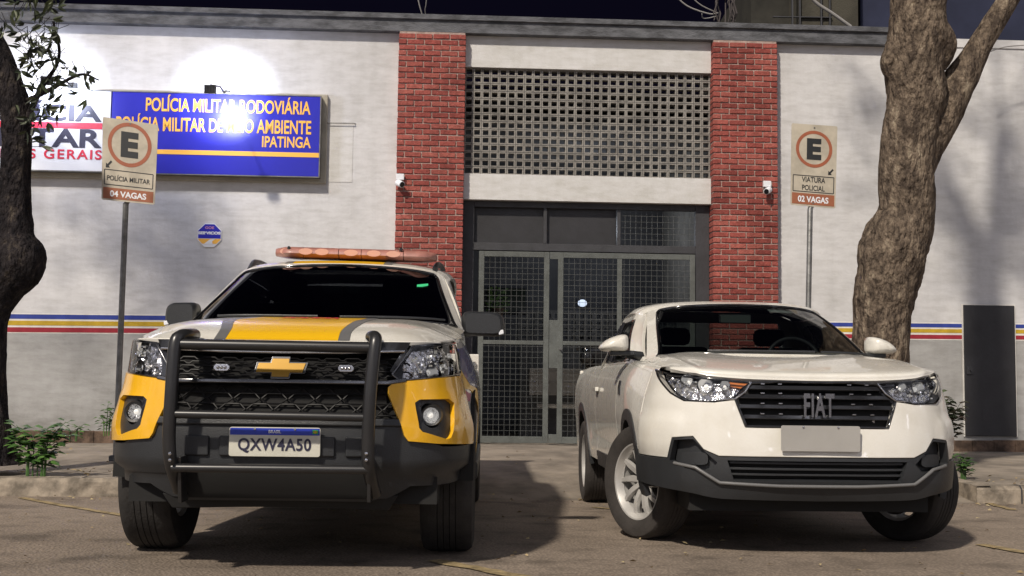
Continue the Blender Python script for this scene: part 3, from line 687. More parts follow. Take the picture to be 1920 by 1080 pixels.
# ================================================================ trees
def bark(name, c0, c1, c2):
    m = mat(name, c0, .95, spec=.15); nt = m.node_tree; b = nt.nodes['Principled BSDF']; L = nt.links.new; tc = nt.nodes.new('ShaderNodeTexCoord')
    mp = nt.nodes.new('ShaderNodeMapping'); mp.inputs['Scale'].default_value = (1,1,.5); L(tc.outputs['Object'], mp.inputs[0])
    n = nt.nodes.new('ShaderNodeTexNoise'); n.inputs['Scale'].default_value = 12; n.inputs['Detail'].default_value = 12; n.inputs['Roughness'].default_value = .74; L(mp.outputs[0], n.inputs[0])
    r = nt.nodes.new('ShaderNodeValToRGB'); e = r.color_ramp.elements; e[0].position = .42; e[0].color = (*c0,1); e[1].position = .56; e[1].color = (*c1,1); q = e.new(.66); q.color = (*c2,1); L(n.outputs['Fac'], r.inputs[0]); L(r.outputs[0], b.inputs['Base Color'])
    n2 = nt.nodes.new('ShaderNodeTexNoise'); n2.inputs['Scale'].default_value = 28; n2.inputs['Detail'].default_value = 8; L(mp.outputs[0], n2.inputs[0])
    bp = nt.nodes.new('ShaderNodeBump'); bp.inputs['Strength'].default_value = 1; bp.inputs['Distance'].default_value = .09; L(n2.outputs['Fac'], bp.inputs['Height']); L(bp.outputs[0], b.inputs['Normal'])
    return m
M_bark = bark('mottled_bark', (.072,.055,.043), (.20,.155,.115), (.36,.30,.22)); M_bark2 = bark('dark_bark', (.010,.009,.011), (.032,.027,.028), (.09,.075,.06))
M_leafd = mat('tree_leaf', (.035,.06,.02), .55, var=.5, vscale=30)
island_vary(M_leafd, (.02,.03,.018), (.10,.12,.05), (.035,.05,.025))
def trunk_px(spec, D, lean=0):            # (cx, cy, width px) rows, top to bottom -> centre line
    pts, rad = [], []
    for i, (cx, cy, w) in enumerate(spec):
        d = D; pts.append(atD(cx, cy, d)); rad.append(w/2/(FPX/d))
    return pts, rad
def dense_path(pts, rad, n):
    P = [Vector(p) for p in pts]; out = []; rr = []
    for i in range(n+1):
        t = i/n; out.append(cr(P, t)); rr.append(itp([k/(len(rad)-1) for k in range(len(rad))], rad)(t))
    return out, rr
def limb(mb, pts, rad, n=40, seg=40, jit=.10, seed=0):
    p, r = dense_path(pts, rad, n); mb.tube(p, r, seg, True, jit, seed)
def leaf_blade(b, p, d, ln, wd, rn):
    s = d.cross(Vector((rn.uniform(-1,1), rn.uniform(-1,1), rn.uniform(-1,1)))).normalized()*wd
    q = d.cross(s).normalized()*ln*.12
    b.add([p, p+d*ln*.35+s+q*.5, p+d*ln*.75+s*.7, p+d*ln-q, p+d*ln*.75-s*.7, p+d*ln*.35-s+q*.5], [(0,1,2,3),(0,3,4,5)])
def crown(b, br, centre, rad, n, rn, zmin, root, ln=.13):
    tips = []
    for i in range(26):
        d = Vector((rn.gauss(0,1), rn.gauss(0,1), rn.gauss(.2,.8))).normalized(); t = centre + Vector((d.x*rad[0], d.y*rad[1], d.z*rad[2]))*rn.uniform(.5,1)
        if t.z < zmin: t.z = zmin + rn.random()*.4
        mid = root.lerp(t, .5) + Vector((rn.uniform(-.3,.3), rn.uniform(-.3,.3), rn.uniform(0,.4)))
        br.tube([root.lerp(centre, rn.random()*.3), mid, t], [.05,.03,.012], 6); tips.append(t); tips.append(mid)
    for i in range(n):
        t = rn.choice(tips); 
        c = t + Vector((rn.gauss(0,.28), rn.gauss(0,.28), rn.gauss(0,.22)))
        if c.z < zmin: continue
        for k in range(6):
            d = Vector((rn.uniform(-1,1), rn.uniform(-1,1), rn.uniform(-1,.5))).normalized()
            leaf_blade(b, c + d*.03, d, ln*rn.uniform(.7,1.2), ln*.16, rn)
def make_tree(name, lab, D, spec, branches, bm_, centre, rad, n, zmin, seed, jit):
    o = empty(name, (0,0,0)); tag(o, lab, 'tree'); rn = random.Random(seed)
    pts, rd = trunk_px(spec, D); g = WRi @ pts[-1]
    b = MB(); limb(b, pts, rd, 90, 56, jit, seed); 
    for sp_, dd in branches:
        pb, rb = [], []
        for i, (cx, cy, w) in enumerate(sp_): d_ = D + dd*i; pb.append(atD(cx, cy, d_)); rb.append(w/2/(FPX/d_))
        limb(b, pb, rb, 40, 32, jit*.8, seed+3)
    b.build('trunk', bm_, o, smooth=70)
    lf = MB(); br = MB(); crown(lf, br, Vector(centre), rad, n, rn, zmin, pts[0])
    c = br.build('branches', bm_, o, smooth=60); lf.build('crown', M_leafd, o)
    return o, pts
tr, tp = make_tree('street_tree', 'thick mottled forked tree trunk standing right of the white pickup', 10.35,
    [(1700,-420,84),(1712,-200,90),(1722,-40,100),(1722,30,106),(1720,85,116),(1714,125,112),(1718,180,106),(1708,240,104),(1700,300,100),(1700,350,100),(1700,400,102),(1692,425,112),(1681,450,122),(1672,480,124),(1664,520,118),(1658,560,110),(1653,600,106),(1650,700,106),(1650,780,112),(1648,850,134),(1648,872,165)],
    [([(1712,330,70),(1735,280,66),(1765,220,70),(1795,160,66),(1835,90,46),(1890,0,40),(1960,-110,34),(2020,-260,26)], .03), ([(1692,155,40),(1674,120,46),(1682,82,34)], -.03), ([(1752,125,44),(1767,84,54),(1752,40,38)], -.04)],
    M_bark, (3.6, 10.6, 7.0), (2.0, 1.6, 1.5), 210, 5.3, 11, .10)
tl, tp2 = make_tree('street_tree', 'dark leaning tree trunk at the far left with leaves hanging before the white sign', 9.9,
    [(-150,-350,46),(-90,-120,50),(-48,10,52),(-18,80,54),(14,150,54),(30,215,54),(30,300,54),(28,380,56),(30,440,66),(34,490,100),(4,540,80),(-18,600,62),(-20,700,60),(-18,790,66),(-16,850,90),(-16,872,120)],
    [([(20,300,20),(70,180,10),(110,110,6),(100,40,5)], -.06), ([(30,200,12),(90,170,8),(150,140,5),(185,150,3)], -.05)],
    M_bark2, (-7.0, 9.4, 7.0), (1.5, 1.5, 1.3), 200, 5.4, 12, .12)
# hanging sprays of narrow leaves of the left tree
rn = random.Random(3); b = MB(); tw = MB()
for cx, cy, R, n in ((55,80,30,12),(45,55,20,5),(95,55,22,6),(60,105,26,8),(95,100,24,8),(80,90,22,7),(40,130,16,4),(110,150,18,5),(100,155,22,5),(140,130,16,4),(170,140,14,3),(60,165,22,6),(85,190,26,8),(75,215,24,7),(105,200,18,5),(70,235,20,5),(60,265,16,4),(150,180,10,2),(100,50,14,5),(12,45,14,4),(40,5,26,9),(100,10,22,8),(60,-15,30,10)):
    for i in range(n):
        p = atD(cx+rn.gauss(0,R*.55), cy+rn.gauss(0,R*.5), 9.55+rn.uniform(-.15,.15)); 
        base = Vector((rn.uniform(-1,1), rn.uniform(-.4,.4), rn.uniform(-1,.2))).normalized()
        tw.tube([p, p-base*.09], .0025, 5, False)
        for k in range(2):
            d = (base + Vector((rn.uniform(-.9,.9), rn.uniform(-.4,.4), rn.uniform(-.7,.5)))).normalized(); leaf_blade(b, p, d, rn.uniform(.07,.115), .016, rn)
b.build('foliage', M_leafd, tl); tw.build('twigs', M_bark2, tl)

# ================================================================ weeds
M_weed = mat('weed_leaf', (.05,.13,.03), .5); island_vary(M_weed, (.035,.085,.022), (.12,.24,.05), (.06,.14,.03))
M_weedr = mat('reddish_leaf', (.09,.08,.04), .6); island_vary(M_weedr, (.07,.10,.04), (.22,.12,.08), (.11,.15,.06))
def weed(name, D, x0, x1, y0, y1, n, lw, m, lab, seed, stems=6, cat='plant'):
    rn = random.Random(seed); o = empty(name, (0,0,0)); tag(o, lab, cat); lf, st = MB(), MB()
    base = atD((x0+x1)/2, y1, D); s = FPX/D; W2 = (x1-x0)/2/s; H = (y1-y0)/s
    for i in range(stems):
        a = rn.uniform(-1,1); tip = base + Vector((a*W2*.9, rn.uniform(-.25,.25)*W2, H*rn.uniform(.55,1)*(1-.25*abs(a))))
        mid = base.lerp(tip, .55) + Vector((-a*W2*.15, 0, H*.08)); p0 = base + Vector((a*W2*.3, 0, -.03)); st.tube([p0, mid, tip], [.006,.004,.002], 6)
        m_ = max(3, n//stems)
        for k in range(m_):
            t = .2 + .8*k/(m_-1); q = (p0*(1-t)**2 + mid*2*t*(1-t) + tip*t*t)
            ang = k*2.4 + rn.random(); d = Vector((math.cos(ang), math.sin(ang)*.8, rn.uniform(-.1,.6))).normalized(); L_ = lw*rn.uniform(.7,1.25)
            side = d.cross(Vector((0,0,1))).normalized()*L_*.36; dr_ = Vector((0,0,-L_*.25))
            e = q + d*.02
            lf.add([e, e+d*L_*.3+side*.85, e+d*L_*.65+side*.8+dr_*.4, e+d*L_+dr_, e+d*L_*.65-side*.8+dr_*.4, e+d*L_*.3-side*.85, e+d*L_*.5+Vector((0,0,L_*.08))], [(0,1,6),(1,2,6),(2,3,6),(3,4,6),(4,5,6),(5,0,6)])
    lf.build('leaves', m, o, smooth=60); st.build('stems', m, o); return o
weed('weed', 9.7, 0, 130, 765, 890, 190, .105, M_weed, 'leafy green weed growing at the foot of the left tree', 1, 12)
weed('weed', 12.9, 180, 218, 755, 812, 60, .07, M_weed, 'thin dark weed against the wall behind the left sign pole', 2, 5)
weed('weed', 12.9, 112, 165, 785, 822, 34, .06, M_weed, 'low weed along the wall foot right of the left tree', 6, 5)
weed('weed', 12.9, 1744, 1814, 716, 832, 200, .10, M_weedr, 'tall reddish green weed against the wall beside the black door', 3, 9)
weed('weed', 10.6, 1786, 1824, 842, 893, 80, .065, M_weed, 'small green weed on the kerb right of the white pickup', 4, 6)
weed('weed', 10.25, 1828, 1872, 905, 938, 34, .035, M_weed, 'tiny green tuft growing from the cracked kerb at far right', 8, 6)

# ================================================================ leaf litter on road and pavement
rn = random.Random(9); b = MB()
def litter(n, u0, u1, w0, w1, sz):
    for _ in range(n):
        u = rn.uniform(u0, u1); w = rn.uniform(w0, w1)
        if w > KW: z = road_z(w)+.008
        elif UL < u < UR: z = itp([.6,2.2,KW-.9,KW-.25,KW],[.19,.135,.07,-.03,-.049])(w)+.014
        else: z = itp([0,1.2,KW-1.4,KW-.6,KW],[.17,.165,.115,.095,.09])(w)+.018
        p = wall_pt(u, w, z); a = rn.uniform(0, 2*PI); d = Vector((math.cos(a), math.sin(a), rn.uniform(-.1,.25))); L_ = sz*rn.uniform(.5,1.4)
        s_ = Vector((-d.y, d.x, rn.uniform(-.4,.4)))*L_*.28
        b.add([p, p+d*L_*.5+s_, p+d*L_, p+d*L_*.5-s_+Vector((0,0,.006))], [(0,1,2,3)])
litter(160, -6, 8, KW+.02, KW+.35, .035); litter(620, -6, 8, KW, 11, .032); litter(120, -5, 8, .4, KW, .04); litter(60, -4.2, -2.8, KW-.7, KW-.1, .05); litter(50, 3.6, 7, KW-.6, KW, .04); litter(40,-.6,2,KW-.3,KW+.2,.03)
M_dry = mat('dry_leaf', (.4,.3,.16), .8); island_vary(M_dry, (.16,.11,.06), (.55,.46,.26), (.36,.27,.14))
tag(b.build('fallen_leaves', M_dry), 'dry fallen leaves scattered over road, gutter and pavement', 'leaves', kind='stuff')

# ================================================================ dark things above the parapet
nb = empty('neighbour_building', (0,0,0)); tag(nb, 'dim olive building behind the parapet at upper right', 'building')
M_olive = mat('olive_wall', (.055,.05,.036), .9, var=.5, vscale=1.5, bump=.4); M_navy = mat('navy_wall', (.018,.023,.055), .9, var=.3, vscale=1.2)
D = 19.5
def bxD(mb, x0, y0, x1, y1, D0, D1):
    a = atD(x0, y0, D0); c = atD(x1, y1, D0); mb.box(min(a.x,c.x), max(a.x,c.x), D0, D1, min(a.z,c.z), max(a.z,c.z)); return mb
bxD(MB(), 1500, -60, 1612, 330, D, D+6).build('wall', M_olive, nb)
b = MB(); bxD(b, 1612.5, -60, 1960, 330, D+.3, D+6); b.build('wall', M_navy, nb)
b = MB(); bxD(b, 1408, -60, 1499, 330, D+.8, D+6); b.build('wall', mat('dark_brown_wall', (.03,.028,.022), .9, var=.5, vscale=2), nb)
b = MB(); 
for x in (1486, 1500, 1540, 1556): bxD(b, x-1.6, -60, x+1.6, 60, D-.06, D-.005)
bxD(b, 1450, 30, 1560, 33, D-.05, D-.004); b.build('railing', M_dframe, nb)
M_cable = mat('grey_cable', (.30,.29,.28), .6)
def cable(pts, D, r, lab, name='cable'):
    P = [atD(x, y, D+i*.05) for i, (x, y) in enumerate(pts)]; P2, _ = dense_path(P, [r]*len(P), 24)
    return tag(MB().tube(P2, r, 7).build(name, M_cable, smooth=60), lab, 'cable')
cable([(1510,-20),(1530,5),(1560,25),(1595,50)], 14.6, .022, 'thick pale cable slanting down to the parapet at upper right')
cable([(1262,-12),(1290,12),(1330,26),(1348,24)], 14.8, .010, 'thin cable crossing the dark sky left of the olive building')
cable([(1290,-12),(1312,8),(1335,20),(1350,26)], 14.9, .008, 'second thin cable running beside the first above the parapet')
cable([(1316,26),(1318,34),(1328,34),(1345,30)], 14.7, .007, 'short looped cable end above the parapet')
cable([(780,-20),(786,8),(792,30),(790,36)], 14.5, .008, 'thin dangling cable above the left brick pillar')
cable([(800,-20),(799,6),(797,20),(800,34)], 14.6, .006, 'thinner dangling cable above the left brick pillar')
cable([(1852,98),(1885,88),(1930,84),(1990,78)], 13.5, .006, 'thin dark cable crossing the top of the wall at far right')
rn = random.Random(21); bt = empty('bare_climber', (0,0,0)); tag(bt, 'tangle of dim dangling twigs above the parapet between the cables', 'plant'); b = MB()
for i in range(14):
    x = 1345+rn.uniform(-4, 34); P = [atD(x+rn.uniform(-6,6), yy, 14.9+rn.uniform(-.1,.1)) for yy in (-20, 5, 25, 45+rn.uniform(-8,6))]; b.tube(P, .008, 5)
tag(b.build('twigs', mat('dim_twig', (.07,.06,.06), .9), bt), kind='stuff')

# ================================================================ light
SUN_DIR = Vector((.55, 1.0, -1.05)).normalized()
sd = bpy.data.lights.new('street_light', 'SUN'); sd.energy = 3.85; sd.angle = math.radians(2.5); sd.color = (1, .90, .77)
so = bpy.data.objects.new('street_light', sd); C.objects.link(so); so.rotation_euler = SUN_DIR.to_track_quat('-Z', 'Y').to_euler()
w = bpy.data.worlds.new('World'); sc.world = w; w.use_nodes = True; nt = w.node_tree; L = nt.links.new
bg = nt.nodes['Background']; sky = nt.nodes.new('ShaderNodeTexSky'); sky.sky_type = 'NISHITA'; sky.sun_disc = False
sky.sun_elevation = math.radians(-6); sky.sun_rotation = math.atan2(-SUN_DIR.x, -SUN_DIR.y); bg.inputs['Strength'].default_value = 1
tc = nt.nodes.new('ShaderNodeTexCoord'); sp_ = nt.nodes.new('ShaderNodeSeparateXYZ'); L(tc.outputs['Generated'], sp_.inputs[0])
def mr(src, a, b_, c, d):
    r = nt.nodes.new('ShaderNodeMapRange'); r.interpolation_type = 'SMOOTHSTEP'; r.inputs[1].default_value = a; r.inputs[2].default_value = b_; r.inputs[3].default_value = c; r.inputs[4].default_value = d; L(src, r.inputs[0]); return r.outputs[0]
back = mr(sp_.outputs['Y'], .3, -.35, 0, 1); low = mr(sp_.outputs['Z'], 1.0, .1, .6, 1); up = mr(sp_.outputs['Z'], -.1, .0, 0, 1)
m1 = nt.nodes.new('ShaderNodeMath'); m1.operation = 'MULTIPLY'; L(back, m1.inputs[0]); L(low, m1.inputs[1])
m2 = nt.nodes.new('ShaderNodeMath'); m2.operation = 'MULTIPLY'; L(m1.outputs[0], m2.inputs[0]); L(up, m2.inputs[1])
nz1 = nt.nodes.new('ShaderNodeTexNoise'); nz1.inputs['Scale'].default_value = 5; nz1.inputs['Detail'].default_value = 3; L(tc.outputs['Generated'], nz1.inputs[0])
nzr = mr(nz1.outputs['Fac'], .38, .66, .25, 1.9)
m3 = nt.nodes.new('ShaderNodeMath'); m3.operation = 'MULTIPLY'; L(m2.outputs[0], m3.inputs[0]); L(nzr, m3.inputs[1])
gl = nt.nodes.new('ShaderNodeVectorMath'); gl.operation = 'SCALE'; gl.inputs[0].default_value = (.45, .45, .51); L(m3.outputs[0], gl.inputs['Scale'])  # fill glow added to the world behind the camera
vo = nt.nodes.new('ShaderNodeTexVoronoi'); vo.inputs['Scale'].default_value = 7; L(tc.outputs['Generated'], vo.inputs['Vector'])
spk = mr(vo.outputs['Distance'], .16, .10, 0, 14); lowb = mr(sp_.outputs['Z'], .75, .55, 0, 1)  # bright spots added behind the camera for the vehicles to reflect
m4 = nt.nodes.new('ShaderNodeMath'); m4.operation = 'MULTIPLY'; L(spk, m4.inputs[0]); L(m2.outputs[0], m4.inputs[1])
m5 = nt.nodes.new('ShaderNodeMath'); m5.operation = 'ADD'; L(m3.outputs[0], m5.inputs[0]); L(m4.outputs[0], m5.inputs[1]); L(m5.outputs[0], gl.inputs['Scale'])
sk = nt.nodes.new('ShaderNodeVectorMath'); sk.operation = 'SCALE'; L(sky.outputs[0], sk.inputs[0]); sk.inputs['Scale'].default_value = .05
base = nt.nodes.new('ShaderNodeVectorMath'); base.operation = 'ADD'; L(sk.outputs[0], base.inputs[0]); base.inputs[1].default_value = (.0028,.0024,.007)
ad = nt.nodes.new('ShaderNodeVectorMath'); ad.operation = 'ADD'; L(base.outputs[0], ad.inputs[0]); L(gl.outputs[0], ad.inputs[1]); L(ad.outputs[0], bg.inputs['Color'])
sc.view_settings.view_transform = 'Standard'; sc.view_settings.look = 'None'; sc.view_settings.exposure = 0
# ================================================================ vehicle materials
def paint(name, col, rough=.28):
    m = mat(name, col, rough, coat=.8, spec=.4, bump=.02, bscale=3)
    nt = m.node_tree; b = nt.nodes['Principled BSDF']; tc = nt.nodes['Texture Coordinate']
    n = nt.nodes.new('ShaderNodeTexNoise'); n.inputs['Scale'].default_value = 3.5; n.inputs['Detail'].default_value = 8; n.inputs['Roughness'].default_value = .7; nt.links.new(tc.outputs['Object'], n.inputs[0])
    r = nt.nodes.new('ShaderNodeMapRange'); r.inputs[1].default_value = .35; r.inputs[2].default_value = .7; r.inputs[3].default_value = rough*.8; r.inputs[4].default_value = rough*1.5
    nt.links.new(n.outputs['Fac'], r.inputs[0]); nt.links.new(r.outputs[0], b.inputs['Roughness'])
    r2 = nt.nodes.new('ShaderNodeValToRGB'); e = r2.color_ramp.elements; e[0].position = .45; e[0].color = (*col,1); e[1].position = .8; e[1].color = (col[0]*.82, col[1]*.80, col[2]*.76, 1)
    nt.links.new(n.outputs['Fac'], r2.inputs[0]); nt.links.new(r2.outputs[0], b.inputs['Base Color'])
    return m
P_white = paint('white_paint', (.72,.70,.64)); P_cream = paint('ivory_paint', (.73,.715,.66), .26)
P_yel = paint('yellow_paint', (.80,.43,.012), .28); P_yelm = mat('yellow_film', (.82,.47,.01), .35, coat=.3)
P_blue = paint('blue_paint', (.02,.03,.20)); P_redm = mat('magenta_film', (.35,.03,.10), .4); P_grey = mat('grey_film', (.13,.13,.13), .4)
K_black = mat('gloss_black', (.012,.012,.013), .12, coat=.6); K_plast = mat('dark_plastic', (.027,.029,.032), .38, var=.15, vscale=8, bump=.15, bscale=220)
K_satin = mat('satin_black_tube', (.02,.02,.021), .3, spec=.6, var=.2, vscale=9); K_void = mat('grille_void', (.004,.004,.004), .8)
K_mesh = mat('grille_mesh', (.006,.006,.007), .5, spec=.25); K_chrome = mat('chrome', (.55,.55,.56), .14, metal=1); K_dchrome = mat('smoked_chrome', (.17,.17,.175), .2, metal=1); K_gold = mat('gold_badge', (.36,.20,.02), .3, metal=.35, coat=.5)
K_tyre = mat('tyre_rubber', (.028,.026,.025), .8, var=.3, vscale=9, bump=.2, bscale=60); K_tyre2 = mat('dusty_tyre', (.042,.037,.034), .85, var=.35, vscale=9, bump=.2, bscale=60); K_rim = mat('alloy_rim', (.55,.54,.52), .38, metal=.35, var=.2, vscale=6)
K_disc = mat('brake_disc', (.05,.045,.045), .5, metal=.6); K_under = mat('underbody', (.012,.012,.012), .9)
G_clear = glass_mat('headlamp_glass', (.92,.92,.93)); G_wind = glass_mat('windscreen_glass', (.46,.50,.49)); G_tint = glass_mat('tinted_glass', (.035,.04,.045))
K_refl = mat('reflector', (.80,.80,.82), .16, metal=1, bump=1, bscale=24); K_amber = mat('amber_lens', (.6,.18,.03), .2, coat=.5)
K_bulb = mat('bulb_glint', (.9,.9,.85), .2, emit=(1,.97,.9), es=.4)  # faint emission paints the glint on the bulbs
K_glint = mat('painted_glint', (.9,.9,.88), .12, metal=1, emit=(.9,.85,.75), es=.22); K_redlens = mat('faded_red_lens', (.44,.19,.15), .45, var=.3, vscale=14, coat=.6); K_seat = mat('seat_fabric', (.04,.04,.042), .9); K_int = mat('cabin_plastic', (.03,.03,.03), .8)
K_cream = mat('plate_white', (.60,.59,.51), .4, var=.12, vscale=12); K_pblue = mat('plate_blue', (.015,.04,.42), .4); K_grn = mat('plate_green', (.02,.30,.06), .4)

def arc_table(P):
    us = [0.]
    for i in range(1, len(P)): us.append(us[-1] + math.hypot(P[i][0]-P[i-1][0], P[i][1]-P[i-1][1]))
    return us
class Body:
    """outer skin of a vehicle: plan curve * height profile in front, slab sides behind"""
    def __init__(s, P, g, F, W, gs, yE, rock=.05):
        us = arc_table(P); s.px = itp(us, [p[0] for p in P]); s.py = itp(us, [p[1] for p in P]); s.uE = us[-1]; s.yE = P[-1][1]
        s.g = itp(*zip(*g)); s.F = itp(*zip(*F)); s.W = itp(*zip(*W)); s.gs = itp(*zip(*gs)); s.xE = P[-1][0]
    def S(s, u, z):                      # front fascia and (past its end) the flank
        a = abs(u); sg = 1 if u >= 0 else -1
        if a <= s.uE:
            x = s.px(a)*s.g(z); y = s.py(a) + s.F(z)*(1-sm(a/s.uE*1.02))
        else:
            y = s.yE + (a-s.uE); x = s.side(y, z)
        return Vector((sg*x, y, z))
    def side(s, y, z): return s.W(y)*lerp(s.g(z), s.gs(z), sm((y-s.yE)/.55))
    def flank(s, sg):
        return lambda y, z: Vector((sg*s.side(y, z), y, z))

def flank_poly(y0, y1, zs, zt, arches):   # outline of a flank panel, wheel arches cut out; arches (yc, zc, r)
    lo = []; y = y0
    for yc, zc, r in arches:
        a0 = math.asin(max(-1, min(1, (zs-zc)/r)))
        pts = [(yc - r*math.cos(a0 + (PI-2*a0)*k/22), zc + r*math.sin(a0 + (PI-2*a0)*k/22)) for k in range(23)]
        pts = [p for p in pts if y0 < p[0] < y1]
        if yc - r*math.cos(a0) > y0: lo.append((y, zs)) if not lo else None
        lo += pts
    if not lo or lo[0][0] > y0+1e-3 and lo[0][1] <= zs+1e-3: lo = [(y0, zs)] + [p for p in lo if p[0] > y0+1e-3]
    else: lo = [(y0, lo[0][1])] + lo
    lo.append((y1, zs))
    up = [(lerp(y1, y0, k/30), zt(lerp(y1, y0, k/30))) for k in range(31)]
    return lo + up
def wheel(name, parent, loc, R, w, rimR, tyre_m, steer=0, side=1, spokes=10, style='blade'):
    """side=+1: outer face towards +x"""
    o = empty(name, loc, steer, parent)      # axis = local X
    A = Matrix.Rotation(PI/2*side, 4, 'Y')
    h = w/2
    prof = [(rimR*.97, -h*.75), (rimR+.012, -h*.86), (R*.86, -h*1.0), (R*.95, -h*.93), (R*.985, -h*.80), (R, -h*.62)]
    for k in range(5):
        c = lerp(-h*.56, h*.56, (k+.5)/5); d = h*.095
        prof += [(R, c-d), (R, c+d)] + ([(R-.009, c+d+.002), (R-.009, c+d+.010)] if k < 4 else [])
    prof += [(R, h*.62), (R*.985, h*.80), (R*.95, h*.93), (R*.86, h*1.0), (rimR+.012, h*.86), (rimR*.97, h*.75)]
    MB().lathe(prof, A, 72).build('tyre', tyre_m, o, smooth=35)
    b = MB(); b.lathe([(rimR*.98, -h*.75), (rimR*.90, -h*.6), (rimR*.88, h*.45), (rimR*.93, h*.66), (rimR*1.0, h*.74), (rimR*1.005, h*.82), (rimR*.965, h*.80), (rimR*.91, h*.62), (rimR*.86, h*.4)], A, 64)
    b.lathe([(0, h*.40), (.028, h*.40), (.032, h*.36), (.062, h*.34), (.075, h*.22), (.0, h*.2)], A, 32)
    for k in range(spokes):
        a = 2*PI*k/spokes + .2
        if style == 'blade': sets = [(a-.02, .036, .026)]
        else: sets = [(a-.10, .03, .02), (a+.10, .03, .02)]
        for t, w0, w1 in sets:
            sec = []
            for j in range(6):
                q = j/5; r = lerp(.045, rimR*.93, q); ww = lerp(w0, w1, q)*(.5 + .15*math.sin(q*PI)); hh = h*(.34 + .18*q + .12*math.sin(q*PI)); tw_ = t + .18*q
                c = Vector((math.cos(tw_), math.sin(tw_), 0)); n = Vector((-c.y, c.x, 0))
                sec.append([c*r - n*ww + Vector((0,0,hh-.02)), c*r - n*ww*.7 + Vector((0,0,hh)), c*r + n*ww*.7 + Vector((0,0,hh)), c*r + n*ww + Vector((0,0,hh-.02)), c*r + Vector((0,0,hh-.05))])
            vs = [A @ p for s_ in sec for p in s_]
            b.add(vs, [(i*5+k2, i*5+(k2+1)%5, (i+1)*5+(k2+1)%5, (i+1)*5+k2) for i in range(5) for k2 in range(5)])
    b.build('rim', K_rim, o, smooth=40)
    b = MB()
    for k in range(5):
        t = 2*PI*k/5; b.lathe([(0, h*.38), (.009, h*.38), (.010, h*.30)], A @ Matrix.Translation((.05*math.cos(t), .05*math.sin(t), 0)), 6)
    b.lathe([(0, h*.425), (.022, h*.42), (.026, h*.395)], A, 20); b.build('hub_cap', K_plast, o, smooth=40)
    MB().lathe([(.0, -h*.2), (rimR*.68, -h*.2), (rimR*.68, -h*.28), (rimR*.80, -h*.9), (0, -h*.9)], A, 40).build('brake_disc', K_disc, o, smooth=40)
    return o
def headlamp(name, S, poly, parent, sg, fk=.75, sc_=(1,1), depth=.07, bowls=(), frame_m=K_dchrome, extra=None, cover_off=.006):
    """recessed lamp: smoked housing, reflector bowls, clear cover"""
    h = panel(name, S, poly, K_black, parent, off=-depth, depth=0, st=.03, sc_=sc_)
    cx = sum(p[0] for p in poly)/len(poly); cz = sum(p[1] for p in poly)/len(poly)
    shr = lambda k: [(cx+(a-cx)*k, cz+(b-cz)*k) for a, b in poly]
    panel('reflector', S, shr(.86), K_refl, h, off=-depth*.80, depth=.01, st=.012, bev=0,
          offfn=lambda a, b: .010*mnoise.noise(Vector((a*46, b*38, 3))))
    for (a, b, r) in bowls:
        p = S(a, b); n = snorm(S, a, b); q = n.to_track_quat('Z', 'Y').to_matrix().to_4x4(); T = Matrix.Translation(p - n*depth*.55) @ q
        MB().lathe([(r*.98, .028), (r*1.05, .030), (r*1.05, .02), (r*.9, .005), (r*.6, -.018), (r*.35, -.022)], T, 28).build('bowl', K_chrome, h, smooth=50)
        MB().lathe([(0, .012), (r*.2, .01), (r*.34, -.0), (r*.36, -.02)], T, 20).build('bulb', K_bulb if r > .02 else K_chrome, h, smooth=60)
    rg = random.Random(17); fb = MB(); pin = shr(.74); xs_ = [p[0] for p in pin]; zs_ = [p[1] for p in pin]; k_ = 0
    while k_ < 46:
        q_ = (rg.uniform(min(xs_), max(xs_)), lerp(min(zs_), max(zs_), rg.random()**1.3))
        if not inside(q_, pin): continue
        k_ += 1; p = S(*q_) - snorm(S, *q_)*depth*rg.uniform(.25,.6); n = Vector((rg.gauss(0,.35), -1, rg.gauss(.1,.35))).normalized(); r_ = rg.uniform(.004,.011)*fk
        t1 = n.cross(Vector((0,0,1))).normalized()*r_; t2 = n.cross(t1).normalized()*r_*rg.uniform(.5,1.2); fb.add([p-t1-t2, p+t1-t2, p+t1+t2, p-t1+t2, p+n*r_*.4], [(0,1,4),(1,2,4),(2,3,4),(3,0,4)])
    fb.build('painted_glints', K_glint, h)  # emissive specks painting reflected glints inside the lamp
    loop = resample(poly, .04, *sc_); loop.append(loop[0])
    MB().tube(on(S, loop, .001), .0055, 6, False).build('bezel', frame_m, h, smooth=60)
    panel('cover_glass', S, poly, G_clear, h, off=cover_off, depth=0, st=.03, sc_=sc_)
    return h

# ================================================================ police pickup
TX, TYF = -1.028, 5.45
TYAW = math.radians(1.0)
truck = empty('police_pickup', (TX, TYF, 0), TYAW); tag(truck, 'yellow and white police pickup with a black bull bar, plate QXW4A50 and red light bar', 'pickup truck')
TM = Matrix.Translation((TX, TYF, 0)) @ Matrix.Rotation(TYAW, 4, 'Z'); TMi = TM.inverted()
TP = [(0,.0),(.22,.004),(.42,.02),(.58,.06),(.68,.12),(.752,.20),(.805,.30),(.838,.42),(.850,.52)]
TB = Body(TP,
    g=[(.2,.93),(.36,.985),(.5,1.0),(.62,1.0),(.75,.965),(.87,.935),(1.0,.915),(1.08,.90)],
    F=[(.2,.14),(.34,.05),(.45,.0),(.6,.0),(.72,.02),(.85,.05),(.97,.09),(1.04,.14),(1.1,.22)],
    W=[(.52,.850),(.75,.868),(1.2,.872),(2,.868),(3.6,.868),(5.3,.86)],
    gs=[(.2,.95),(.45,.985),(.7,1.0),(.88,.985),(.98,.955),(1.05,.915),(1.10,.875),(1.2,.86)], yE=.52)
TS = TB.S
tr_ = lambda pts, g=(.7,.8): trace(TS, TM, pts, g)
mirr = lambda P: [(-a, b) for a, b in P]
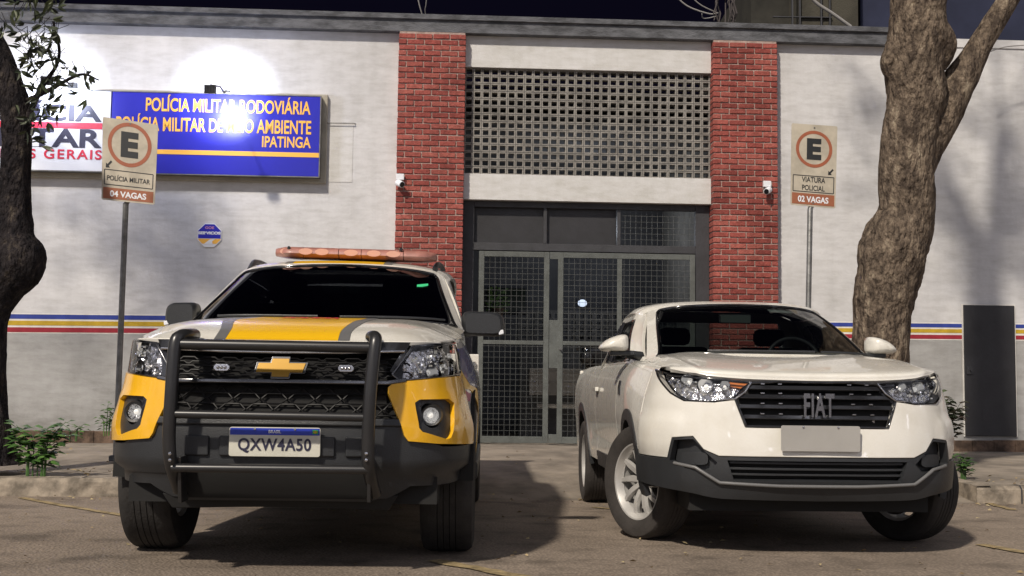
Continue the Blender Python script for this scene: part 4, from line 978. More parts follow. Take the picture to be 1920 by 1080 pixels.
# outlines measured on the photograph's right half
HL = tr_([(735.4,702.8),(773,649.5),(815,646.5),(852,646),(863,665),(864,699),(820,707),(749,713.5)], (.75,.9))
YO = tr_([(727,727),(735,720),(750,716.5),(820,709.5),(866,701),(884,705),(896,715),(893,760),(886,800),(881,832),(820,832),(764,827),(757,817),(742,775),(727,737)], (.7,.8))
FR = tr_([(776,756),(784,750),(836,749),(846,757),(846,768),(842,820),(836,824),(790,810),(784,803)], (.75,.7))
FLc = tr_([(808.5,779)], (.75,.66))[0]
uE = TB.uE
HL = [(min(a, uE-.002), b) for a, b in HL]
YO = [YO[0], YO[1], YO[2], YO[3], (uE, .893), (uE, .574)] + YO[9:]
# lower dark bumper, one piece from side to side
zb0, zb1 = .315, .565
LB = [(-uE-.015,.40),(-uE+.06,.385),(-.62,.375),(-.50,.315),(.50,.315),(.62,.375),(uE-.06,.385),(uE+.015,.40)]
yo_b = [p for p in YO]
right_top = [(uE+.015, .575), (max(p[0] for p in YO)-.0, .572)] 
bz = lambda u: itp([0,.40,.58,.66,.80,uE+.1],[.665,.665,.66,.60,.562,.565])(abs(u))
us = frange(-(uE+.015), uE+.015, .05)
low_poly = LB + [(u, bz(u)) for u in reversed(us)]
panel('lower_bumper', TS, low_poly, K_plast, truck, off=-.004, depth=.03, st=.04, offfn=lambda a, b: -.035*sm((.475-b)/.03)*sm((abs(a)-.42)/.05) - .008*sm((.475-b)/.03))
# body coloured corner pieces with the lamp pockets cut out
for sg in (1, -1):
    m_ = (lambda P: P) if sg > 0 else mirr
    c = panel('bumper_corner', TS, m_(YO), P_yel, truck, holes=[m_(FR)], off=.012, depth=.022, st=.03, bev=.004,
              offfn=lambda a, b: .016*sm((abs(a)-.60)/.10)*sm((b-.60)/.04)*sm((.80-b)/.03)*(1-sm((abs(a)-.93)/.05))*.3)
    cxf, czf = m_([FLc])[0]; fz = panel('fog_lamp_bezel', TS, m_(FR), K_plast, truck, holes=[[(cxf+.056*math.cos(t*PI/12), czf+.056*math.sin(t*PI/12)) for t in range(24)]], off=-.006, depth=.05, st=.03, bev=.003); panel('pocket', TS, m_(FR), K_void, fz, off=-.055, depth=0, st=.04)
    fl = m_([FLc])[0]; p = TS(*fl); n = Vector((.12*sg, -1, 0)).normalized(); q = n.to_track_quat('Z','Y').to_matrix().to_4x4(); T = Matrix.Translation(p - n*.036) @ q
    f = MB().lathe([(.036,.03),(.046,.034),(.052,.02),(.058,-.02)], T, 36).build('fog_lamp', K_plast, truck, smooth=40)
    MB().lathe([(.037,.012),(.025,-.008),(0,-.014)], T, 30).build('reflector', K_refl, f, smooth=60)
    MB().lathe([(0,.034),(.024,.03),(.036,.022)], T, 30).build('cover_glass', G_clear, f, smooth=60)
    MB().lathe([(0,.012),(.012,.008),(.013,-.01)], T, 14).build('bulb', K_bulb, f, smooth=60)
    cx = sum(p[0] for p in HL)/len(HL)
    bw = [(sg*(cx+.045), .925, .045), (sg*(cx-.065), .905, .038), (sg*(cx+.12), .925, .025)]
    hl = headlamp('headlight', TS, m_(HL), truck, sg, bowls=bw)
    MB().tube(on(TS, m_(dens([HL[0], HL[1]], 6)), -.004), .008, 8).build('chrome_bar', K_chrome, hl, smooth=60)
# upper grille area between the lamps
zg0, zg1 = .865, .935
gl_u = HL[0][0]
mask = [(-HL[1][0]-.0,1.038),(-HL[0][0],.90),(-.60,.845),(-.52,.60),(.52,.60),(.60,.845),(HL[0][0],.90),(HL[1][0],1.038)]
bk = panel('grille', TS, mask, K_void, truck, off=-.06, depth=0, st=.05)
u1 = .575
panel('grille_header', TS, [(-HL[1][0]+.01,1.032),(-.60,.985),(-.3,.972),(.3,.972),(.60,.985),(HL[1][0]-.01,1.032),(.5,1.030),(0,1.028),(-.5,1.030)], K_black, bk, off=.010, depth=.04, st=.04)
MB().tube(on(TS, dens([(-.60,.990),(-.3,.978),(0,.975),(.3,.978),(.60,.990)], 8), .012), .007, 8).build('chrome_strip', K_chrome, bk, smooth=60)
b = MB()                                # upper mesh: rows of stretched hexagons
rows = 5; zz0, zz1 = .868, .965
for r_ in range(rows):
    z = lerp(zz0, zz1, (r_+.5)/rows); off_ = .05 if r_ % 2 else 0; pts = []
    u = -.60 + off_
    while u < .60:
        pts += [(u, z-.006), (u+.012, z+.004), (u+.07, z+.004), (u+.085, z-.006)]; u += .10
    b.tube(on(TS, pts, -.012), .0042, 5, False)
b.build('upper_mesh', K_mesh, bk, smooth=50)
for sg in (1,-1):
    m_ = (lambda P: P) if sg > 0 else mirr
    panel('side_trim', TS, m_([(.585,.845),(HL[0][0]-.01,.905),(HL[1][0]-.03,1.03),(.62,.985),(.59,.93)]), K_black, bk, off=.0, depth=.03, st=.03)
    panel('side_trim', TS, m_([(.50,.845),(.60,.852),(.668,.80),(.655,.69),(.63,.655),(.56,.655),(.60,.78),(.57,.82)]), K_black, bk, off=.0, depth=.05, st=.03)
panel('chrome_bar', TS, [(-.60,.853),(-.50,.838),(.50,.838),(.60,.853),(.60,.872),(.50,.858),(-.50,.858),(-.60,.872)], K_dchrome, bk, off=.018, depth=.05, st=.04, bev=.006)
b = MB()                                # lower honeycomb
z0, z1 = .685, .83; hx = .085; hz = (z1-z0)/3
for r_ in range(4):
    z = z0 + hz*r_
    o_ = hx*.75 if r_ % 2 else 0; u = -.60 + o_
    while u < .58:
        zc = z; hexp = [(u, zc), (u+hx*.3, zc+hz*.48), (u+hx*1.1, zc+hz*.48), (u+hx*1.4, zc), (u+hx*1.1, zc-hz*.48), (u+hx*.3, zc-hz*.48), (u, zc)]
        hexp = [(a, min(max(q, z0-.01), z1+.005)) for a, q in hexp]
        b.tube(on(TS, hexp, -.042), .0045, 5, False); u += hx*1.5
b.build('honeycomb', K_mesh, bk, smooth=50)
# bowtie badge
bt_ = [(-.115,-.022),(-.040,-.022),(-.040,-.043),(.040,-.043),(.046,-.022),(.105,-.022),(.12,.022),(.040,.022),(.040,.043),(-.040,.043),(-.046,.022),(-.105,.022)]
bc = (.0, .912)
bd_ = MB().prism([(a*1.12,b_*1.18) for a,b_ in bt_], .014, .030, lambda a,b_,d: TS(bc[0]+a, bc[1]+b_) + Vector((0,-d,0))).build('badge', K_dchrome, truck, bevel=.003)
MB().prism([(a*1.01,b_*.95) for a,b_ in bt_], .0305, .0335, lambda a,b_,d: TS(bc[0]+a, bc[1]+b_) + Vector((0,-d,0))).build('gold_inlay', K_gold, bd_, bevel=.002)
for px, py in ((418,689),(650,691)):
    a = trace(TS, TM, [(px, py)], (.0,.9))[0]
    p = TS(*a); b = MB(); oc_ = [(-.036,-.006),(-.026,-.016),(.026,-.016),(.036,-.006),(.036,.006),(.026,.016),(-.026,.016),(-.036,.006)]
    k = b.prism(oc_, .012, .03, lambda q, r_, d: p + Vector((q, -d, r_))).build('strobe_light', K_chrome, truck, bevel=.003)
    b = MB()
    for i in (-1,0,1): b.lathe([(0,.0345),(.006,.033),(.008,.031)], Matrix.Translation(p) @ Matrix.Translation((i*.016,0,0)) @ Matrix.Rotation(PI/2,4,'X'), 10)
    b.build('led', K_chrome, k, smooth=60)
# bumper relief blocks
for x0, x1 in ((-.41,-.30),(-.255,-.18)):
    for sg in (1,-1):
        xa, xb = sorted((x0*sg, x1*sg))
        panel('bumper_step', TS, [(xa,.52),(xb,.52),(xb,.61),(xa,.61)], K_plast, truck, off=.012, depth=.03, st=.05, bev=.008)
panel('bumper_lip', TS, [(-.60,.655),(.60,.655),(.60,.690),(-.60,.690)], K_plast, truck, off=.012, depth=.04, st=.05, bev=.008)
panel('lower_grille', TS, [(-.40,.335),(.40,.335),(.44,.455),(-.44,.455)], K_void, truck, off=.004, depth=.002, st=.05, bev=0)
panel('skid_plate', TS, [(-.52,.255),(.52,.255),(.56,.33),(-.56,.33)], K_under, truck, off=-.05, depth=.05, st=.05, bev=.008)

# number plate
def number_plate(par, x, y, z, w, h, text, tilt=0):
    F = lambda a, b, d=0: Vector((x + a + 0, y - d, z + b + tilt*a))
    rp = round_poly([(-w/2,-h/2),(w/2,-h/2),(w/2,h/2),(-w/2,h/2)], .012)
    pl = MB().prism(rp, 0, .006, lambda a,b,d: F(a,b,d)).build('number_plate', K_cream, par, bevel=.0015)
    if text:
        MB().prism([(-w/2+.004,h/2-.034),(w/2-.004,h/2-.034),(w/2-.004,h/2-.004),(-w/2+.004,h/2-.004)], .006, .0075, lambda a,b,d: F(a,b,d)).build('blue_band', K_pblue, pl)
        text_obj('lettering', text, w*.80, h*.50, lambda a,b: F(a, b-.016, .0085), M_ink, pl, .022, 1.08)
        text_obj('band_lettering', 'BRASIL', .055, .014, lambda a,b: F(a, b+h/2-.019, .0085), M_swhite, pl, .02)
        MB().prism([(w/2-.035,h/2-.028),(w/2-.010,h/2-.028),(w/2-.010,h/2-.010),(w/2-.035,h/2-.010)], .0076, .009, lambda a,b,d: F(a,b,d)).build('flag', K_grn, pl)
        MB().prism([(w/2-.033,h/2-.019),(w/2-.0225,h/2-.026),(w/2-.012,h/2-.019),(w/2-.0225,h/2-.012)], .0091, .0098, lambda a,b,d: F(a,b,d)).build('flag_diamond', M_yel, pl)
    for a in (-w*.22, w*.22):
        MB().lathe([(0,.004),(.005,.003),(.006,0)], Matrix.Translation(F(a, h/2-.008, .0075)) @ Matrix.Rotation(PI/2,4,'X'), 10).build('screw', K_chrome, pl)
    return pl
number_plate(truck, -.006, -.02, .585, .40, .128, 'QXW4A50')

# bull bar
def trk(px, py, y, M=None):               # photo point at the given depth of the vehicle frame
    Mi = M or TMi; o = Mi @ CO; d = Mi.to_3x3() @ ray(px, py); return o + d*((y-o.y)/d.y)
bb_ = empty('bull_bar', (0,0,0), 0, truck)
R_ = .0285
for (xs, sg) in (([(352,628),(338,631),(328,648),(321,740),(317,820),(321,870),(336,918)], -1), ([(697,632),(704,634),(702,655),(694,740),(690,830),(692,880),(703,926)], 1)):
    ys = [-.02, -.075, -.10, -.115, -.11, -.09, .02]
    P = [trk(x, y, yy) for (x, y), yy in zip(xs, ys)]; P.insert(0, P[0] + Vector((0,.12,.005)))
    Q, _ = dense_path(P, [R_]*len(P), 36); MB().tube(Q, R_, 20).build('upright', K_satin, bb_, smooth=60)
    p = trk(337 if sg < 0 else 692, 878, -.075); b = MB(); b.obox(p + Vector((0,.06,-.05)), (.008,0,0), (0,.06,0), (0,-.02,.10)); b.build('mounting_plate', K_satin, bb_, bevel=.003)
    b = MB()
    for yy in (850, 862): q = trk(322 if sg < 0 else 688, yy, -.11); b.lathe([(0,.034),(.007,.033),(.008,.028)], Matrix.Translation(q) @ Matrix.Rotation(PI/2,4,'X'), 8)
    b.build('bolt', K_chrome, bb_)
for (xa, ya, xb, yb, yy, r_) in ((335,645,700,652,-.09,.024),(322,776,694,783,-.112,.019),(322,877,692,881,-.10,.019)):
    MB().tube([trk(xa, ya, yy), trk((xa+xb)/2, (ya+yb)/2, yy-.006), trk(xb, yb, yy)], r_, 16).build('cross_tube', K_satin, bb_, smooth=60)

# bonnet
xc = [0,.18,.36,.50,.62,.70,.755]
rowf = [TS(u, z) for u, z in zip([0,.18,.362,.51,.64,.745,.86],[1.036,1.036,1.036,1.038,1.040,1.042,1.042])]
rowf = [(p.x, p.y+.005, p.z) for p in rowf]
hood_half = [rowf,
  [(x, lerp(rowf[i][1], .95, .16), z) for i, (x, z) in enumerate(zip([p[0] for p in rowf],[1.088,1.088,1.090,1.090,1.082,1.068,1.050]))],
  [(x, lerp(rowf[i][1], 1.0, .42), z) for i, (x, z) in enumerate(zip([0,.18,.365,.51,.625,.70,.762],[1.140,1.140,1.142,1.138,1.118,1.090,1.068]))],
  [(x, lerp(rowf[i][1], 1.15, .74), z) for i, (x, z) in enumerate(zip([0,.18,.365,.51,.625,.705,.765],[1.172,1.172,1.174,1.170,1.145,1.112,1.088]))],
  [(x, y, z) for x, y, z in zip([0,.18,.365,.52,.645,.73,.79],[1.20,1.205,1.22,1.25,1.29,1.34,1.40],[1.198,1.198,1.199,1.196,1.176,1.145,1.112])]]
TH = grid_surf(sym_rows(hood_half)); hs = (1.55, 1.1)
panel('bonnet', TH, [(0,0),(1,0),(1,1),(0,1)], P_white, truck, off=0, depth=.02, st=.035, sc_=hs, bev=.005)
hx_ = itp([-.755,-.70,-.62,-.50,-.36,-.18,0,.18,.36,.50,.62,.70,.755], [k/12 for k in range(13)]); hx = lambda x: hx_(x)
def hoodx(x0, x1, b0, b1, name, m, off=.003):           # band between two x positions
    c = hx
    panel(name, TH, [(c(x0),b0),(c(x1),b0),(c(x1)+.0,b1),(c(x0),b1)], m, truck, off=off, depth=.003, st=.035, sc_=hs, bev=0)
hoodx(-.295,.265,.01,.985,'bonnet_stripe',P_yelm); hoodx(-.350,-.297,.01,.985,'bonnet_band',P_grey); hoodx(.267,.322,.01,.985,'bonnet_band',P_grey)
c = hx
text_obj('bonnet_lettering', 'POLÍCIA', .30, .16, lambda a,b: TH(c(a)/1.0, .84+b) + Vector((0,0,.008)), M_lred, truck, .05)
# cowl, windscreen and pillars
WB = lambda s, y, z: (s, y, z)
ws_half = [
  [(0,1.16,1.186),(.25,1.17,1.188),(.50,1.22,1.188),(.70,1.33,1.180),(.79,1.47,1.150)],
  [(0,1.26,1.235),(.245,1.27,1.236),(.485,1.32,1.236),(.675,1.43,1.226),(.765,1.55,1.20)],
  [(0,1.68,1.428),(.225,1.69,1.427),(.435,1.735,1.42),(.605,1.81,1.405),(.692,1.90,1.375)],
  [(0,2.06,1.582),(.205,2.065,1.580),(.40,2.095,1.572),(.555,2.15,1.555),(.635,2.22,1.530)]]
TW = grid_surf(sym_rows(ws_half)); wss = (1.45,1.0)
ga = .062
gpoly = round_poly([(ga,.02),(1-ga,.02),(1-.070,.90),(1-.095,.955),(.5,.985),(.095,.955),(.070,.90)], .02)
panel('cab_frame', TW, [(0,0),(1,0),(1,1),(0,1)], P_white, truck, holes=[gpoly], off=0, depth=.03, st=.03, sc_=wss, bev=.004)
wn = panel('windscreen', TW, gpoly, G_tint, truck, off=-.006, depth=0, st=.04, sc_=wss)
lp = resample(gpoly, .04, *wss); lp.append(lp[0]); MB().tube(on(TW, lp, -.004), .007, 6, False).build('seal', K_black, wn, smooth=60)
band_top = [(.10,.90),(.90,.90),(.892,.95),(.5,.978),(.108,.95)]
panel('sunshade_band', TW, band_top, K_black, wn, off=-.009, depth=0, st=.04, sc_=wss)
# wipers, mirror, stickers on the glass
b = MB(); b.tube(on(TW, dens([(.22,.05),(.50,.075)], 8), .014), .007, 6); b.tube(on(TW, dens([(.56,.05),(.86,.085)], 8), .014), .007, 6)
b.build('wiper', K_plast, truck, smooth=60)
K_stick = mat('sticker', (.30,.33,.33), .6); K_green = mat('green_sticker_glow', (.05,.55,.22), .5, emit=(.1,.9,.4), es=.12)  # green sticker is given a faint glow of its own
for x0,x1,y0,y1,m in ((606,640,530,543,K_stick),(650,676,531,543,K_stick)):
    a = trace(TW, TM, [(x0,y1),(x1,y1),(x1,y0),(x0,y0)], (.5,.7)); panel('glass_sticker', TW, a, m, wn, off=-.020, depth=0, st=.05, sc_=wss)
a = trace(TW, TM, [(782,537),(792,537),(803,535),(803,531),(782,533)], (.8,.7)); panel('glass_sticker', TW, a, K_green, wn, off=-.002, depth=0, st=.05, sc_=wss)
# roof
rf_half = [
  [(0,2.06,1.583),(.205,2.065,1.581),(.40,2.095,1.573),(.555,2.15,1.556),(.635,2.22,1.531),(.675,2.28,1.50)],
  [(0,2.25,1.615),(.205,2.26,1.613),(.40,2.28,1.606),(.545,2.32,1.590),(.635,2.36,1.562),(.68,2.40,1.525)],
  [(0,2.8,1.652),(.21,2.8,1.650),(.41,2.8,1.642),(.555,2.8,1.625),(.645,2.8,1.596),(.695,2.8,1.55)],
  [(0,3.3,1.64),(.21,3.3,1.638),(.41,3.3,1.63),(.55,3.3,1.612),(.64,3.3,1.582),(.69,3.3,1.535)],
  [(0,3.55,1.60),(.21,3.55,1.60),(.40,3.55,1.59),(.54,3.55,1.572),(.63,3.55,1.545),(.68,3.55,1.50)]]
TR = grid_surf(sym_rows(rf_half)); rs = (1.3,1.4)
panel('roof', TR, [(0,0),(1,0),(1,1),(0,1)], P_white, truck, off=0, depth=.02, st=.05, sc_=rs, bev=.004)
cr_ = itp([-.68,-.635,-.545,-.40,-.205,0,.205,.40,.545,.635,.68], [k/10 for k in range(11)])
panel('roof_stripe', TR, [(cr_(-.29),.01),(cr_(.27),.01),(cr_(.27),.95),(cr_(-.29),.95)], P_yelm, truck, off=.003, depth=.002, st=.05, sc_=rs, bev=0)
panel('roof_band', TR, [(cr_(.272),.01),(cr_(.32),.01),(cr_(.32),.95),(cr_(.272),.95)], P_grey, truck, off=.003, depth=.002, st=.05, sc_=rs, bev=0)
panel('roof_band', TR, [(cr_(-.34),.01),(cr_(-.292),.01),(cr_(-.292),.95),(cr_(-.34),.95)], P_grey, truck, off=.003, depth=.002, st=.05, sc_=rs, bev=0)
for sg in (-1,1):
    P = [Vector((sg*x, y, z)) for x, y, z in ((.575,2.20,1.545),(.582,2.32,1.592),(.59,2.46,1.622),(.60,2.8,1.640),(.595,3.2,1.630),(.58,3.42,1.60))]; Q,_ = dense_path(P, [.02]*6, 24)
    MB().tube(Q, .019, 10).build('roof_rail', K_plast, truck, smooth=60)
# light bar
lb = empty('light_bar', (0,0,0), 0, truck)
A = trk(519, 474, 2.30); B = trk(818, 483, 2.30)
def lozenge(t, k=1.0):
    e = min(1, math.sin(min(1, t/.10)*PI/2), math.sin(min(1, (1-t)/.10)*PI/2)); e = .35+.65*e
    hw, hh = .135*e*k, .034*(.55+.45*e)*k; c = A.lerp(B, t)
    return [c + Vector((0, hw*cy, hh*cz)) for cy, cz in ((-1,-.35),(-.96,.35),(-.7,.9),(0,1),(.7,.9),(.96,.35),(1,-.35),(.7,-.9),(0,-1),(-.7,-.9))]
def loz(t0, t1, n, k, name, m, par):
    vs = [p for i in range(n+1) for p in lozenge(lerp(t0, t1, i/n), k)]
    fs = [(i*10+j, i*10+(j+1)%10, (i+1)*10+(j+1)%10, (i+1)*10+j) for i in range(n) for j in range(10)] + [tuple(reversed(range(10))), tuple(range(n*10, n*10+10))]
    return MB().add(vs, fs).build(name, m, par, smooth=50)
for t0, t1 in ((0,.18),(.184,.40),(.404,.54),(.544,.80),(.804,1)): loz(t0, t1, 8, 1, 'lens', K_redlens, lb)
b = MB()
for t in (.08,.20,.30,.48,.62,.74,.9): c_ = A.lerp(B, t); b.lathe([(0,.0),(.02,.0)], Matrix.Translation(c_ + Vector((0,-.136*(1 if .1<t<.9 else .8),0))) @ Matrix.Rotation(PI/2,4,'X') @ Matrix.Scale(2.2,4,(1,0,0)), 14)
b.build('lamp_window', mat('amber_window', (.66,.36,.27), .5), lb)
for x in (-.34,.36):
    b = MB(); b.obox((x, 2.30, 1.672), (.025,0,0), (0,.09,0), (0,0,.018)); b.tube([(x,2.22,1.66),(x+.01,2.17,1.69)], .012, 8); b.build('foot', K_black, lb, bevel=.004)
# flanks
T_AR = ((.92,.3875,.425),(4.016,.3875,.425))
beltT = lambda y: itp([.5,.9,1.45,3.6,5.36],[1.045,1.075,1.10,1.13,1.13])(y)
for sg in (-1,1):
    Fk = TB.flank(sg)
    parts = (('front_wing', uE and .522, 1.55, P_white), ('door', 1.556, 2.62, P_white), ('door', 2.626, 3.48, P_white), ('bed_side', 3.486, 5.34, P_white))
    for nm, y0, y1, m in parts:
        ars = [a for a in T_AR if y0 < a[0]+a[2] and a[0]-a[2] < y1]
        zs = .42; poly = flank_poly(y0, y1, zs, beltT, ars) if ars else [(y0,zs),(y1,zs),(y1,beltT(y1)),(y0,beltT(y0))]
        d_ = panel(nm, Fk, poly, m, truck, off=0, depth=.015, st=.06, bev=.004, sgn=-sg if False else (1 if sg > 0 else -1))
        if nm == 'door':
            hp = Fk(y1-.16, .98) + Vector((sg*.006,0,0)); MB().obox(hp, (.012,0,0), (0,.085,0), (0,0,.016)).build('handle', P_white, d_, bevel=.006)
        if nm == 'front_wing':
            D2 = lambda nm2, poly_, mm, of=.0035: panel(nm2, Fk, poly_, mm, d_, off=of, depth=.003, st=.06, bev=0, sgn=1 if sg > 0 else -1)
            D2('blue_decal', [(.53,.93),(.75,.85),(1.54,.80),(1.54,1.06),(1.0,1.05),(.53,1.02)], P_blue)
            D2('yellow_decal', [(.53,.83),(.74,.822),(1.36,.66),(1.54,.62),(1.54,.795),(.75,.845),(.53,.925)], P_yelm)
            D2('magenta_decal', [(.53,.77),(.66,.765),(.73,.80),(.53,.824)], P_redm)
            D2('orange_decal', [(1.40,.43),(1.54,.43),(1.54,.61),(1.40,.64)], P_yelm)
    # shoulder between flank and bonnet edge, painted with the wing
    sh = [[Vector((sg*TB.side(y, beltT(y)), y, beltT(y))), ] for y in (.522,.7,.95,1.2,1.45)]
    rowsS = []
    for k, y in enumerate((.522,.7,.95,1.2,1.47)):
        o_ = Vector((sg*TB.side(y, beltT(y)), y, beltT(y)));
        hb = itp([.0,.42,.74,1.0],[0,.42,.74,1])((y-.50)/.9); h_ = TH(1 if sg > 0 else 0, min(1, max(0, (y-rowf[-1][1])/(1.40-rowf[-1][1]))**1.0))
        h_ = Vector((h_.x, y, h_.z)); mid = o_.lerp(h_, .5) + Vector((sg*.012, 0, .014)); rowsS.append([o_, mid, h_ + Vector((0,0,-.002))])
    SS = grid_surf(rowsS); panel('wing_shoulder', SS, [(0,0),(1,0),(1,1),(0,1)], P_white, truck, off=0, depth=0, st=.04, sc_=(.12,.9), sgn=1 if sg > 0 else -1)
    # cab side: pillars and windows
    def GS(s, t, sg=sg):
        yb = lerp(1.47, 3.50, s); yt = lerp(2.22, 3.46, s); y = lerp(yb, yt, t); z = lerp(beltT(yb), lerp(1.53,1.50,s), t)
        x = lerp(TB.side(yb, beltT(yb))-.0, .665, t) ; x = lerp(lerp(.79,x,sm(s*6)), .665 if s > .08 else lerp(.635,.665,s/.08), t) if s < .17 else x
        return Vector((sg*(x + .02*math.sin(t*PI)), y, z))
    w1 = [(.10,.06),(.50,.06),(.50,.86),(.12,.86)]; w2 = [(.55,.06),(.93,.06),(.90,.86),(.55,.86)]
    s_ = 1 if sg > 0 else -1
    cs = panel('cab_side', GS, [(0,0),(1,0),(1,1),(0,1)], P_white, truck, holes=[w1, w2], off=0, depth=.02, st=.05, sc_=(1.7,.5), bev=.003, sgn=s_)
    for w_ in (w1, w2): panel('side_window', GS, w_, G_tint, truck, off=-.006, depth=0, st=.08, sc_=(1.7,.5), sgn=s_)
    # mirror
    px, py = (906, 609) if sg > 0 else (343, 586)
    c_ = trk(px, py, 1.62); 
    if sg < 0: c_ = trk(343, 592, 1.62)
    mo = empty('wing_mirror', c_, 0, truck); mk = 1.18 if sg > 0 else .86
    pro = round_poly([(-.105,-.062),(.09,-.066),(.108,-.03),(.10,.05),(.06,.074),(-.085,.078),(-.105,.05)], .03)
    b = MB(); vs = []
    for k_, dd in ((.80,-.075),(.95,-.055),(1.0,-.01),(1.0,.06),(.97,.065)): vs.append([Vector((sg*a*k_*mk, dd, b_*k_)) for a, b_ in pro])
    n_ = len(pro); fl_ = [p for r_ in vs for p in r_]
    b.add(fl_, [(i*n_+j, i*n_+(j+1)%n_, (i+1)*n_+(j+1)%n_, (i+1)*n_+j) for i in range(4) for j in range(n_)] + [tuple(range(n_)), tuple(range(4*n_, 5*n_))])
    b.build('housing', K_plast, mo, smooth=40)
    MB().prism([(sg*a*.9*mk, b_*.88) for a, b_ in pro], .066, .069, lambda a,b_,d: Vector((a, d, b_))).build('mirror_glass', K_chrome, mo)
    b = MB(); b.obox((sg*.088*mk,-.05,-.045), (.014,0,.004), (0,.022,0), (-.002,0,.012)); b.build('turn_signal', M_swhite, mo, bevel=.004)
    inner = Vector((sg*.78, 1.66, 1.16)); MB().tube([inner - c_ , Vector((sg*-.08, .01, -.05))], [.028,.024], 12).build('arm', K_plast, mo, smooth=60)
    # sill, arch lining, mud flap
    b = MB(); b.box(min(sg*.80,sg*.875), max(sg*.80,sg*.875), 1.36, 3.58, .33, .425); b.build('side_step', K_plast, truck, bevel=.015)
    for yc, zc, r in T_AR:
        b = MB(); N = 20; vs = []
        for i in range(N+1):
            t = PI*i/N; y_, z_ = yc-(r+.01)*math.cos(t), zc+(r+.01)*math.sin(t); vs += [(sg*.48, y_, z_), (sg*.862, y_, z_)]
        b.add(vs, [(2*i, 2*i+1, 2*i+3, 2*i+2) for i in range(N)]); b.build('arch_liner', K_under, truck)
b = MB(); b.box(-.70,.70,.20,5.2,.30,.42); b.box(-.47,.47,.1,5.2,.42,.95); b.box(-.70,.70,1.45,3.4,.42,.98); b.box(-.75,.75,.35,5.3,.955,.97)
b.build('chassis', K_under, truck)
b = MB(); b.box(-.84,.84,5.30,5.36,.5,1.12); b.build('tailgate', P_white, truck, bevel=.01)
b = MB(); b.box(-.66,.66,3.50,3.54,1.1,1.56); b.build('cab_back', P_white, truck, bevel=.01)
b = MB(); b.box(-.70,.70,1.45,1.75,.97,1.17); b.build('dashboard', K_int, truck, bevel=.03)
for sx in (-.36,.36):
    b = MB(); b.box(sx-.24,sx+.24,2.3,2.45,.97,1.35); b.box(sx-.12,sx+.12,2.34,2.42,1.36,1.52); b.build('seat', K_seat, truck, bevel=.04)
for sx in (-1,1):
    wheel('wheel', truck, (sx*.732, .92, .3875), .3875, .265, .235, K_tyre, 0, sx, 6, 'pair'); wheel('wheel', truck, (sx*.735, 4.016, .34), .3875, .265, .235, K_tyre, 0, sx, 6, 'pair')
# ================================================================ white compact pickup
K_badge = mat('badge_chrome', (.34,.34,.35), .22, metal=1)
SYAW = math.radians(2.2)
SMat = Matrix.Translation((1.518, 7.03, 0)) @ Matrix.Rotation(SYAW, 4, 'Z') @ Matrix.Translation((0, -.85, 0)); SMi = SMat.inverted()
loc_ = SMat.to_translation()
car = empty('white_pickup', loc_, SYAW); tag(car, 'plain white compact pickup with black wheel arch trim and its front wheels turned', 'pickup truck')
sk_ = lambda px, py, y: trk(px, py, y, SMi)
SB_ = Body([(0,.0),(.24,.006),(.43,.035),(.58,.09),(.68,.165),(.755,.26),(.81,.37),(.838,.49)],
    g=[(.2,.93),(.33,.985),(.45,1.0),(.62,1.005),(.72,.985),(.80,.965),(.88,.935),(.95,.905),(1.0,.885)],
    F=[(.2,.13),(.32,.03),(.42,.0),(.55,.01),(.66,.03),(.78,.055),(.88,.10),(.95,.17),(1.0,.24)],
    W=[(.49,.842),(.75,.858),(1.2,.855),(2.5,.850),(3.6,.852),(4.45,.83)],
    gs=[(.2,.94),(.4,.975),(.55,.985),(.70,1.0),(.82,.995),(.90,.975),(.96,.945),(1.0,.905),(1.05,.87)], yE=.49)
SS_ = SB_.S; sE = SB_.uE
ts = lambda pts, g: trace(SS_, SMat, pts, g)
LH = ts([(1230,693),(1262,704),(1330,710.5),(1408,717),(1397,735),(1379,748),(1340,753.5),(1283,751),(1258,737),(1240,716)], (-.9,.93))
LH = [(a, min(b, .955)) for a, b in LH]
POD = ts([(1266,824),(1300,822),(1322,846),(1347,868),(1331,883),(1290,879),(1258,863)], (-.7,.5))
gi = LH[3]; gl = LH[5]
zg_t = lambda u: itp([0,.2,.4,.58,.72,.90],[.886,.888,.893,.905,.922,.945])(abs(u))
gb = (-.36, .655)
GR = [(gi[0]+.004, gi[1]-.004), (gl[0]-.0, gl[1]-.004), gb, (-gb[0], gb[1]), (-gl[0], gl[1]-.004), (-gi[0]-.004, gi[1]-.004)]
GR = GR + [(u, zg_t(u)-.008) for u in (.20, 0, -.20)]
# body coloured bumper with lamp, grille and pod openings
low_z = .485
arcf = [(sE+.02, .485)]
outer = [(-sE-.012,.49),(-.80,.485),(-.735,.49),(-.60,.485),(-.46,.525),(.46,.525),(.60,.485),(.735,.49),(.80,.485),(sE+.012,.49),(sE+.012,.93),
         (.86,.938),(.72,.920),(.58,.903),(.40,.891),(.2,.886),(0,.884),(-.2,.886),(-.40,.891),(-.58,.903),(-.72,.920),(-.86,.938),(-sE-.012,.93)]
clip = lambda P: [(max(-sE+.0, min(sE-.0, a)), min(b, zg_t(a)-.003)) for a, b in P]
lamp_hole = [p for p in clip(LH)]
def shrink(P, k):
    cx = sum(p[0] for p in P)/len(P); cz = sum(p[1] for p in P)/len(P); return [(cx+(a-cx)*k, cz+(b-cz)*k) for a, b in P]
lamp_hole = shrink([p for p in LH if p[0] > -sE+.01] + [(-sE+.02, .84)], .985) if False else None
bump_fn = lambda a, b: .010*sm((abs(a)-.62)/.06)*sm((.70-b)/.02)*sm((b-.50)/.03)
lineR = [(.44,.505),(.50,.505),(.575,.535),(.630,.600),(.748,.590),(.782,.485),(.9,.487),(sE,.49)]
